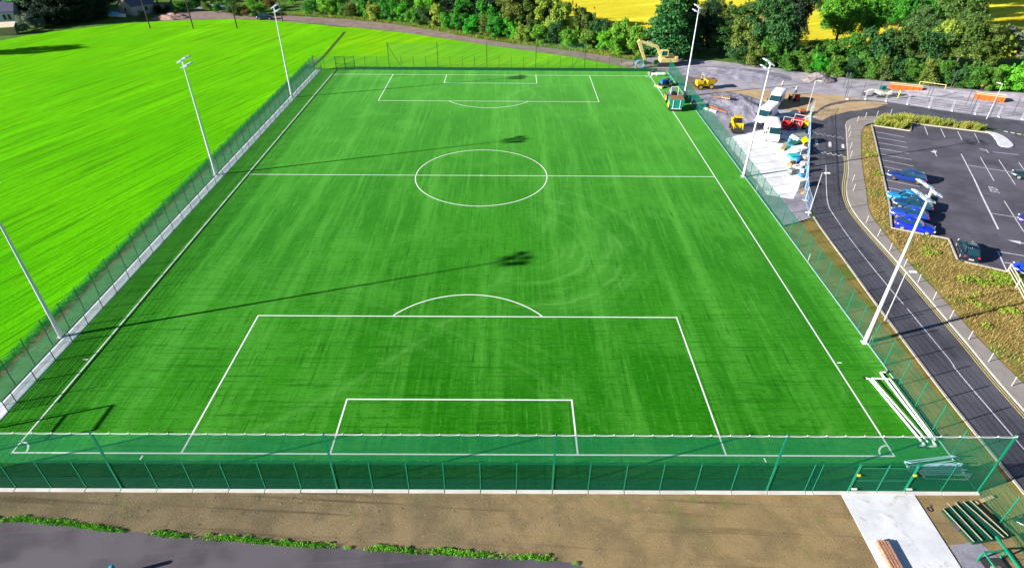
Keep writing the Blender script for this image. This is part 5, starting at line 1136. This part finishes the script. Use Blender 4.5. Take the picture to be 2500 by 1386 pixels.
for k in range(8): m_ = MB(); m_.bar((L*(k+.5)/8,-.2,1.2-1.15*(k+.5)/8),(L*(k+.5)/8,.2,1.2-1.15*(k+.5)/8),.035); m_.build('rung', GALV, t)
a = G(1893,290); b = G(1938,279); t = thing('plank_pile', 'pale planks lying from the middle van to the white bag', 'planks', ((a.x+b.x)/2, (a.y+b.y)/2, .03), math.atan2(b.y-a.y, b.x-a.x)); L = (b-a).length
for k in range(4): boxpart(t, 'plank', PALEC, (0,-.4+.26*k,.06+.05*(k % 2)), (L,.22,.08))
for i, (u, v, mt, lab) in enumerate(((1936,345,BLT,'blue drum below the small red trailer'),(1926,352,BLT,'blue drum standing left of its twin by the green boards'),(1966,352,GRY,'grey drum against the site fence by the grey white boards'),(1968,420,BLT,'blue drum against the site fence near the tumbled sack'))):
    p = G(u, v); t = thing('oil_drum', lab, 'drum', (p.x, p.y, .03)); m_ = MB(); m_.tube((0,0,0),(0,0,.88),.29,.29,14); m_.build('drum_body', mt, t)
    for z in (.29,.58): m_ = MB(); m_.tube((0,0,z-.015),(0,0,z+.015),.305,.305,14); m_.build('hoop', mt, t)
    m_ = MB(); m_.tube((0,0,.88),(0,0,.90),.27,.27,14); m_.build('lid', GRY, t)
p = G(1966,312); t = thing('generator', 'yellow generator between the bright red trailer and the site fence', 'generator', (p.x, p.y, .03), 1.0); boxpart(t, 'housing', YEL, (0,0,.65), (1.6,.9,.9), 0, .95); boxpart(t, 'skid', DRK, (0,0,.1), (1.7,.95,.2)); boxpart(t, 'panel', BLK, (.82,0,.7), (.04,.5,.4)); m_ = MB(); m_.tube((-.5,0,1.1),(-.5,0,1.35),.05); m_.build('exhaust', DRK, t)
for i, (u0, v0, u1, v1) in enumerate(((1905,300,1925,290),(1907,305,1928,294))): lying('steel_tube', ['upper grey steel tube lying behind the middle van','lower grey steel tube lying behind the middle van'][i], 'tube', (u0, v0), (u1, v1), .12, GALV)
planks('timber bundle lying beside the front van', G(1908,368), G(1922,350), 3, .2, WOOD, .03, .03, 2, 'timber_bundle')
# yellow sign on a post
a = G(1952,383); t = thing('site_sign', 'yellow diamond sign on a white post by the site fence', 'sign', (a.x, a.y, .03)); m_ = MB(); m_.tube((0,0,0),(0,0,2.6),.045); m_.build('post', M('sign_post', (.75,.75,.78), .5), t)
m_ = MB(); q = .62; m_.add([(0,-.03,2.0+q*2),(q,-.03,2.0+q),(0,-.03,2.0),(-q,-.03,2.0+q),(0,-.06,2.0+q*2),(q,-.06,2.0+q),(0,-.06,2.0),(-q,-.06,2.0+q)], [(0,1,2,3),(7,6,5,4),(0,4,5,1),(1,5,6,2),(2,6,7,3),(3,7,4,0)]); m_.build('sign_plate', M('sign_yellow', (.85,.72,.0), .5, .0), t)
# turf rolls and hose by the far corner
for i, (u, v, rz) in enumerate(((1601,186,.1),(1612,186,.15),(1590,182,.8))):
    p = G(u, v); t = thing('turf_roll', ['white wrapped roll left of the pair at the far right corner','white wrapped roll nearest the fence at the far right corner','grey wrapped roll by the far fence end'][i], 'roll', (p.x, p.y, .05), rz)
    m_ = MB(); m_.tube((-.9,0,.32),(.9,0,.32),.32,.32,12); m_.build('roll_wrap', SACK if i < 2 else GRY, t); m_ = MB(); m_.tube((-.915,0,.32),(.915,0,.32),.12,.12,10); m_.build('core', BLK, t)
p = G(1561,168); t = thing('hose_coil', 'bright blue pipe coil standing behind the far fence', 'coil', (p.x, p.y, .0), .1); 
for k in range(3):
    m_ = MB(); m_.path([(.85*math.cos(a_),.12*k,.85+.85*math.sin(a_)) for a_ in np.linspace(0,2*math.pi,22)], .07); m_.build('pipe_loop', M('blue_pipe', (.03,.45,.75), .4), t)

# ------------------------------------------------------------------ lying goals by the near right corner
GW = M('goal_white', (.82,.83,.85), .4, .03, 2)
def lying_goal(label, A, B, C, D, z):   # crossbar A-B on the ground, posts folded towards C, D
    t = thing('football_goal', label, 'goal', (A.x, A.y, z)); f_ = lambda q: (q.x-A.x, q.y-A.y, .07)
    m_ = MB(); m_.tube(f_(A), f_(B), .085, n=10); m_.build('crossbar', GW, t)
    for p, q in ((A, C), (B, D)): m_ = MB(); m_.tube(f_(p), f_(q), .085, n=10); m_.build('goal_post', GW, t)
    for p, q in ((C, A), (D, B)):
        v = (Vector(f_(p))-Vector(f_(q))).normalized(); m_ = MB(); m_.box(f_(p), (.22,.22,.16)); m_.build('foot', BLK, t)
lying_goal('white goal frame lying flat, outer one of the pair by the fence', G(2122,927), G(2256,1088), G(2110,924), G(2242,1092), .05)
lying_goal('white goal frame lying flat against the green fence', G(2149,912), G(2284,1090), G(2164,910), G(2262,1094), .05)
t = thing('football_goal', 'white goal back frame lying between the two flat goals', 'goal', (G(2126,929).x, G(2126,929).y, .05)); o = G(2126,929)
m_ = MB(); pts = [G(*q)-o+Vector((0,0,.24)) for q in ((2126,929),(2170,931),(2280,1080))]; m_.path(pts, .07, 8); m_.build('back_frame', GW, t); m_ = MB(); m_.path([G(*q)-o+Vector((0,0,.24)) for q in ((2126,929),(2262,1085))], .06, 8); m_.build('side_bar', GW, t)
BGW = M('goal_pale_blue', (.50,.66,.80), .4, .05, 2)
sm = [((2204,1134),(2318,1120),(2212,1148),(2322,1132),BGW,'pale blue small goal frame, top of the stack behind the near fence'),((2209,1142),(2332,1136),(2216,1156),(2340,1148),BGW,'pale blue small goal frame, second in the corner stack'),((2240,1152),(2345,1148),(2250,1164),(2352,1160),GW,'white small goal frame, third in the corner stack'),((2246,1156),(2372,1158),(2258,1170),(2360,1172),GW,'white small goal frame, lowest and longest in the corner stack')]
for i, (a, b, c, d, mt, lab) in enumerate(sm):
    A, B, C_, D = (G(*q) for q in (a, b, c, d)); t = thing('small_goal', lab, 'goal', (A.x, A.y, .05+.09*(3-i)), 0, 'small goals stacked in the corner'); f_ = lambda q: (q.x-A.x, q.y-A.y, .05)
    m_ = MB(); m_.path([f_(A), f_(B), f_(D), f_(C_), f_(A)], .045, 8); m_.build('ground_frame', mt, t); m_ = MB(); m_.path([f_(A), Vector(f_(C_))+Vector((.1,.1,.35)), Vector(f_(D))+Vector((.1,.1,.35)), f_(B)], .045, 8); m_.build('goal_hoop', mt, t)
m_ = MB(); p = G(2300,1150); 
secs = []
for k in range(6):
    secs.append([(-1.5+k*.6, -.35+.05*(k % 2), .02), (-1.5+k*.6, .35, .02), (-1.5+k*.6, .3, .16+.05*(k % 3)), (-1.5+k*.6, -.3, .14+.04*((k+1) % 3))])
m_.loft(secs); tag(m_.build('folded_net', SACK, None, (p.x, p.y, .05), .05), 'crumpled white goal net on the corner stack of goals', 'net')

# ------------------------------------------------------------------ bottom right corner
planks('short stack of reddish planks on the white concrete slab', G(2150,1326), G(2190,1400), 4, .13, TIMB, .05, .07, 3)
b5 = [((1160,770),(1500,1135)),((1205,705),(1590,1120)),((1290,700),(1700,1105)),((1380,690),(1830,1085)),((1455,675),(1880,1070))]
c2 = lambda q: (2040+q[0]/4.53, 1080+q[1]/4.53)
A = G(*c2(b5[0][0])); t = thing('fence_panel_stack', 'stack of dark green fence panels on pale bearers beside the slab', 'panel stack', (A.x, A.y, .0))
for a, b in b5:
    p, q = G(*c2(a))-A, G(*c2(b))-A; m_ = MB(); m_.bar(p+Vector((0,0,.42)), q+Vector((0,0,.42)), .035, .06); m_.build('bearer', M('pale_bearer', (.26,.24,.17), .7, .15, 4), t)
c0 = [G(*c2(q))-A for q in (b5[0][0], b5[4][0], b5[4][1], b5[0][1])]
for lv in range(3):
    m_ = MB(); z = .10+.11*lv
    for k in range(33):
        s_ = k/32; p = c0[0].lerp(c0[1], s_); q = c0[3].lerp(c0[2], s_); m_.bar(p+Vector((0,0,z)), q+Vector((0,0,z)), .022, .02, caps=False)
    for k in range(14):
        s_ = k/13; p = c0[0].lerp(c0[3], s_); q = c0[1].lerp(c0[2], s_); m_.bar(p+Vector((0,0,z+.02)), q+Vector((0,0,z+.02)), .03, .02, caps=False)
    m_.build('mesh_panel', DKGREEN, t)
for k in range(5):
    p, q = (G(*c2(x_))-A for x_ in b5[k]); m_ = MB(); m_.box(((p+q)/2+Vector((0,0,.19))), (.14,.5,.38), math.radians(20)); m_.build('support', DRK, t)
a = G(2378,1231); b = G(2423,1214); t = thing('plank', 'single pale plank lying on the soil below the corner post', 'plank', ((a.x+b.x)/2, (a.y+b.y)/2, .02), math.atan2(b.y-a.y, b.x-a.x)); boxpart(t, 'board', WOOD, (0,0,.10), ((b-a).length,.26,.07)); boxpart(t, 'packer', WOOD, (.4,0,.03), (.2,.3,.06))
# steel stillage
a = G(2402,1347,.9); b = G(2459,1344,.9); c = G(2431,1312,.9); e = G(2486,1386,.9); dv = (e-c).normalized(); t = thing('steel_stillage', 'green steel frame crate of offcuts at the bottom right corner', 'crate', (a.x, a.y, .0)); f_ = lambda q: (q.x-a.x, q.y-a.y)
bb = a+(b-a)*.95; far_ = 3.0
corners = [Vector((*f_(a), .9)), Vector((*f_(bb), .9)), Vector((*f_(bb), .9))+Vector((dv.x,dv.y,0))*far_, Vector((*f_(a), .9))+Vector((dv.x,dv.y,0))*far_]
m_ = MB(); m_.path(corners+[corners[0]], .06, 8); m_.build('top_frame', GREEN, t)
for q in corners: m_ = MB(); m_.bar(q, (q.x, q.y, 0), .09); m_.build('leg', GREEN, t)
m_ = MB(); m_.bar(corners[1]-Vector((dv.x,dv.y,0))*.95+Vector((0,0,.08)), corners[2]+Vector((0,0,.08)), .13); m_.build('long_rail', GREEN, t)
m_ = MB(); m_.sheet([(q.x, q.y) for q in corners], .16); m_.build('floor', DRK, t)
cx_ = sum((q for q in corners), Vector())/4; heap('rubble_pile', 'reddish offcuts and rubble inside the green steel crate', a.x+cx_.x, a.y+cx_.y, 1.0, 1.4, .5, M('offcut_rubble', (.36,.22,.18), .9, .5, 6, bmp=.8, bscale=9), 31, n=18)
p = a+cx_; t = thing('timber_offcut', 'pale timber offcut resting on the rubble in the crate', 'offcut', (p.x, p.y-.2, .35), 1.0); boxpart(t, 'board', WOOD, (0,0,.05), (1.2,.12,.10)); boxpart(t, 'cleat', WOOD, (.45,0,.13), (.1,.2,.06))
p = G(2494,1288); t = thing('wheelbarrow', 'wheelbarrow with white load cut by the right edge', 'wheelbarrow', (p.x+.35, p.y, .0), 2.4)
m_ = MB(); m_.loft([[(-.45*k,-.34*k,z),(.5*k,-.34*k,z),(.5*k,.34*k,z),(-.45*k,.34*k,z)] for k, z in ((.6,.35),(1,.68))]); m_.build('tray', BLK, t); m_ = MB(); m_.ball((0,0,.68),.34,10,6,(1,.8,.45)); m_.build('load', SACK, t); wheel(t, .62, .0, .2, .1, RIM); m_ = MB(); m_.path([(.62,.12,.2),(-.4,.3,.4),(-1.0,.3,.6)], .025); m_.path([(.62,-.12,.2),(-.4,-.3,.4),(-1.0,-.3,.6)], .025); m_.path([(-.4,.3,.4),(-.45,.3,0)], .025); m_.path([(-.4,-.3,.4),(-.45,-.3,0)], .025); m_.build('handle_frame', GALV, t)
p = G(2269,1243); m_ = MB(); m_.path([(.16*math.cos(a_),.16*math.sin(a_),.03) for a_ in np.linspace(0,2*math.pi,16)], .03); m_.path([(.16,0,.03),(.32,-.1,.03),(.4,.05,.03)], .02); tag(m_.build('rope_loop', DRK, None, (p.x, p.y, .0), 1), 'small dark loop of strap on the soil beside the slab', 'strap')
# wooden fence at right edge
t = thing('wooden_fence', 'weathered wooden post and rail fence beside the weedy verge', 'fence', (0,0,.1)); wp_ = [G(2457,668), G(2478,706), G(2500,748), G(2522,792)]
FW = M('weathered_wood', (.46,.42,.32), .8, .2, 5)
for q in wp_: m_ = MB(); m_.box((q.x,q.y,.6), (.12,.12,1.2)); m_.build('post', FW, t)
for a, b in zip(wp_, wp_[1:]):
    for z in (.4,.75,1.1): m_ = MB(); m_.bar((a.x,a.y,z),(b.x,b.y,z),.05,.12); m_.build('rail', FW, t)
p = G(2494,712); tree('bush1','bright', p.x+.5, p.y+.2, 1.5, .9, 'verge_shrub', 'small bright green shrub growing against the wooden fence', 'shrub')

# ------------------------------------------------------------------ far left: tall poles, houses
PW_ = M('tarred_pole', (.05,.035,.03), .8, .2, 4)
for i, (u, v) in enumerate(((367,70),(472,70),(579,70),(690,52))):
    p = G(u, v); t = thing('net_pole', ['dark tall pole at the meadow end, leftmost of the row','dark tall pole at the meadow end, second from the left','dark tall pole at the meadow end, third from the left','dark tall pole behind the far floodlight head'][i], 'pole', (p.x, p.y, 0), 0, 'tall poles at the meadow end'); m_ = MB(); m_.tube((0,0,0),(0,0,11.5),.16,.11,10); m_.build('shaft', PW_, t); m_ = MB(); m_.tube((0,0,11.5),(0,0,11.6),.13,.13,10); m_.build('cap', GALV, t)
a, b, c = G(367,70), G(472,70), G(579,70)
def house(label, corner, rz, L, D, H, roofh, wall, roof, wins, name='house'):
    t = thing(name, label, 'house', (corner.x, corner.y, 0), rz)
    m_ = MB(); m_.box((0,0,H/2), (L,D,H)); m_.add([(-L/2,-D/2,H),(-L/2,D/2,H),(-L/2,0,H+roofh-.06),(L/2,-D/2,H),(L/2,D/2,H),(L/2,0,H+roofh-.06)], [(0,2,1),(3,4,5)]); m_.build('wall', wall, t)
    r_ = None
    for s in (-1,1):
        m_ = MB(); o_ = .3; e_ = roofh/(D/2)*o_
        m_.add([(-L/2-o_,s*(D/2+o_),H-e_),(L/2+o_,s*(D/2+o_),H-e_),(L/2+o_,0,H+roofh),(-L/2-o_,0,H+roofh),(-L/2-o_,s*(D/2+o_),H-e_+.12),(L/2+o_,s*(D/2+o_),H-e_+.12),(L/2+o_,0,H+roofh+.12),(-L/2-o_,0,H+roofh+.12)], [(0,1,2,3),(7,6,5,4),(0,4,5,1),(1,5,6,2),(2,6,7,3),(3,7,4,0)]); r_ = m_.build('roof', roof, t)
    m_ = MB(); m_.box((L*.3,0,H+roofh+.3), (.6,.5,1.1)); m_.build('chimney', wall, t)
    for (face, off, z, w, hh) in wins:
        m_ = MB(); g_ = MB()
        if face == 'f': c_ = (off, -D/2-.03, z); m_.box(c_, (w+.16,.06,hh+.16)); g_.box((off,-D/2-.065,z), (w,.03,hh))
        else: m_.box((face*(L/2+.03), off, z), (.06,w+.16,hh+.16)); g_.box((face*(L/2+.065), off, z), (.03,w,hh))
        wo = m_.build('window', M('window_frame', (.75,.75,.75), .5), t); g_.build('pane', GLASS, wo)
    return t
REND = M('white_render', (.62,.64,.68), .85, .06, 1); STONE = earth_mat('gable_stone', (.42,.36,.30), (.52,.46,.40), (.36,.30,.26), 1.2, .5, 6); TILE = M('red_tile', (.42,.10,.07), .8, .2, 3, bmp=.3, bscale=8); SLATE = M('blue_slate', (.10,.10,.16), .7, .15, 2)
p = G(305,41); house('small stone house with red edged slate roof at the top left', p+Vector((1.5,4.5,0)), math.radians(60), 6.5, 6.2, 2.6, 2.0, STONE, SLATE, [(-1,0,1.5,.9,1.1),('f',.8,1.5,.8,1.0)])
p = G(8,66); house('white rendered house with two dark windows at the left edge', p+Vector((-2.5,3.4,0)), math.radians(18), 8.5, 5, 3.4, 1.8, REND, SLATE, [('f',2.0,2.0,.7,1.3),('f',3.1,2.0,.7,1.3),('f',-1.5,2.0,1,1.2)])
p = G(66,20); house('white gabled house among the dark garden trees', p+Vector((0,6,0)), math.radians(35), 7, 6, 3.6, 2.0, M('bright_render', (.8,.8,.78), .8, .05), SLATE, [('f',0,1.6,1.2,1.0),(-1,0,2.0,1,1)])
p = G(1196,42); house('brown barn half hidden behind the hedge', p+Vector((3,12,0)), math.radians(20), 10, 7, 4.2, 2.2, M('barn_wall', (.26,.20,.18), .85, .15), SLATE, [('f',-3,2.2,1,1)], 'barn')
p = G(200,22); house('small white shed among the garden trees', p+Vector((0,1.5,0)), math.radians(25), 3.0, 2.4, 1.5, .7, M('bright_render', (.8,.8,.78)), M('pale_roof', (.55,.55,.55), .7), [('f',0,.9,.6,.6)], 'shed')
p = G(22,88); t = thing('shed', 'cream timber shed with slanted end at the left edge', 'shed', (p.x-2, p.y+1.5, 0), math.radians(20)); boxpart(t, 'wall', WOOD, (0,0,.9), (5.5,2.4,1.8)); m_ = MB(); m_.add([(-2.9,-1.4,1.75),(2.9,-1.4,1.75),(2.9,1.4,2.5),(-2.9,1.4,2.5),(-2.9,-1.4,1.85),(2.9,-1.4,1.85),(2.9,1.4,2.6),(-2.9,1.4,2.6)], [(3,2,1,0),(4,5,6,7),(0,1,5,4),(1,2,6,5),(2,3,7,6),(3,0,4,7)]); m_.build('roof', M('cream_roof', (.74,.64,.44), .7, .1), t)
# tarp-covered boat
p = G(285,45); t = thing('boat', 'small white boat with a blue cover at the meadow edge', 'boat', (p.x, p.y+.5, .25), math.radians(-12))
m_ = MB(); m_.loft([[(x_, s*w_, z) for s, w_, z in ((-1,w*.35,.0),(-1,w,.75),(1,w,.75),(1,w*.35,.0))] for x_, w in ((-2.6,.75),(-1,.95),(1,.9),(2.0,.6),(2.8,.08))]); m_.build('hull', M('boat_white', (.8,.82,.84), .4), t)
m_ = MB(); m_.loft([[(x_, s*w, z) for s, z in ((-1,.78),(-.5,h_),(.5,h_),(1,.78))] for x_, w, h_ in ((-2.6,.7,.9),(-1.2,.9,1.25),(.2,.85,1.15),(.9,.8,.9))]); m_.build('cover', M('boat_cover', (.05,.40,.75), .6, .1), t); boxpart(t, 'cradle', DRK, (0,0,-.12), (2.0,.8,.26))

# ------------------------------------------------------------------ people
SKIN = M('skin', (.52,.32,.22), .6, .0)
def person(label, x, y, rz, top, trousers, z=0, hat=None):
    me = bpy.data.meshes.new('person'); J = [((0,0,.93),.15),((0,0,1.15),.14),((0,0,1.38),.17),((0,0,1.50),.06),((0,0,1.58),.075),((.01,0,1.69),.10),((0,.19,1.40),.07),((.03,.27,1.14),.05),((.14,.25,.90),.042),((0,-.19,1.40),.07),((.0,-.27,1.14),.05),((.10,-.27,.88),.042),((.0,.10,.86),.10),((.06,.11,.48),.075),((.0,.12,.09),.055),((.14,.13,.04),.04),((0,-.10,.86),.10),((-.04,-.11,.48),.075),((-.14,-.12,.09),.055),((0,-.13,.04),.04)]
    E = [(0,1),(1,2),(2,3),(3,4),(4,5),(2,6),(6,7),(7,8),(2,9),(9,10),(10,11),(0,12),(12,13),(13,14),(14,15),(0,16),(16,17),(17,18),(18,19)]
    me.from_pydata([j[0] for j in J], E, []); o = bpy.data.objects.new('tmp', me); COL.objects.link(o); sk = o.modifiers.new('s', 'SKIN'); ss = o.modifiers.new('ss', 'SUBSURF'); ss.levels = 1
    for i, (q, r) in enumerate(J): me.skin_vertices[0].data[i].radius = (r, r)
    me.skin_vertices[0].data[0].use_root = True; bpy.context.view_layer.update()
    nm = bpy.data.meshes.new_from_object(o.evaluated_get(bpy.context.evaluated_depsgraph_get())); bpy.data.objects.remove(o)
    nm.materials.clear()
    for m_ in (trousers, top, SKIN, hat or BLK, BLK): nm.materials.append(m_)
    for f_ in nm.polygons:
        z_ = f_.center.z; arm = abs(f_.center.y) > .2
        f_.material_index = 4 if z_ < .10 else (2 if (arm and z_ < .98) else 0 if z_ < .95 else 1 if z_ < 1.50 else 2 if z_ < 1.70 else 3); f_.use_smooth = True
    t = link('person', nm, None, (x, y, z), rz); tag(t, label, 'person'); return t
HIV = M('hi_vis_yellow', (.80,.75,.03), .7, .05); HIVO = M('hi_vis_orange', (.85,.28,.03), .7, .05); WSH = M('white_shirt', (.8,.78,.78), .8, .05); NAVYC = M('navy_cloth', (.02,.03,.08), .9, .1); TANC = M('tan_cloth', (.35,.24,.15), .9, .1)
p = G(1908,218); person('person in white top walking on the tan dirt', p.x, p.y, 2.2, WSH, TANC, .02)
p = G(1941,232); person('person in pale shirt standing behind the red compactor', p.x, p.y, -1.2, PALEC, NAVYC, .02)
p = G(2191,241); person('person in yellow hi-vis beside the mini excavator', p.x, p.y, 3.0, HIV, HIV, .02)
p = G(2393,223); person('person in orange hi-vis at the bushes', p.x, p.y, 1.5, HIVO, NAVYC, .02)
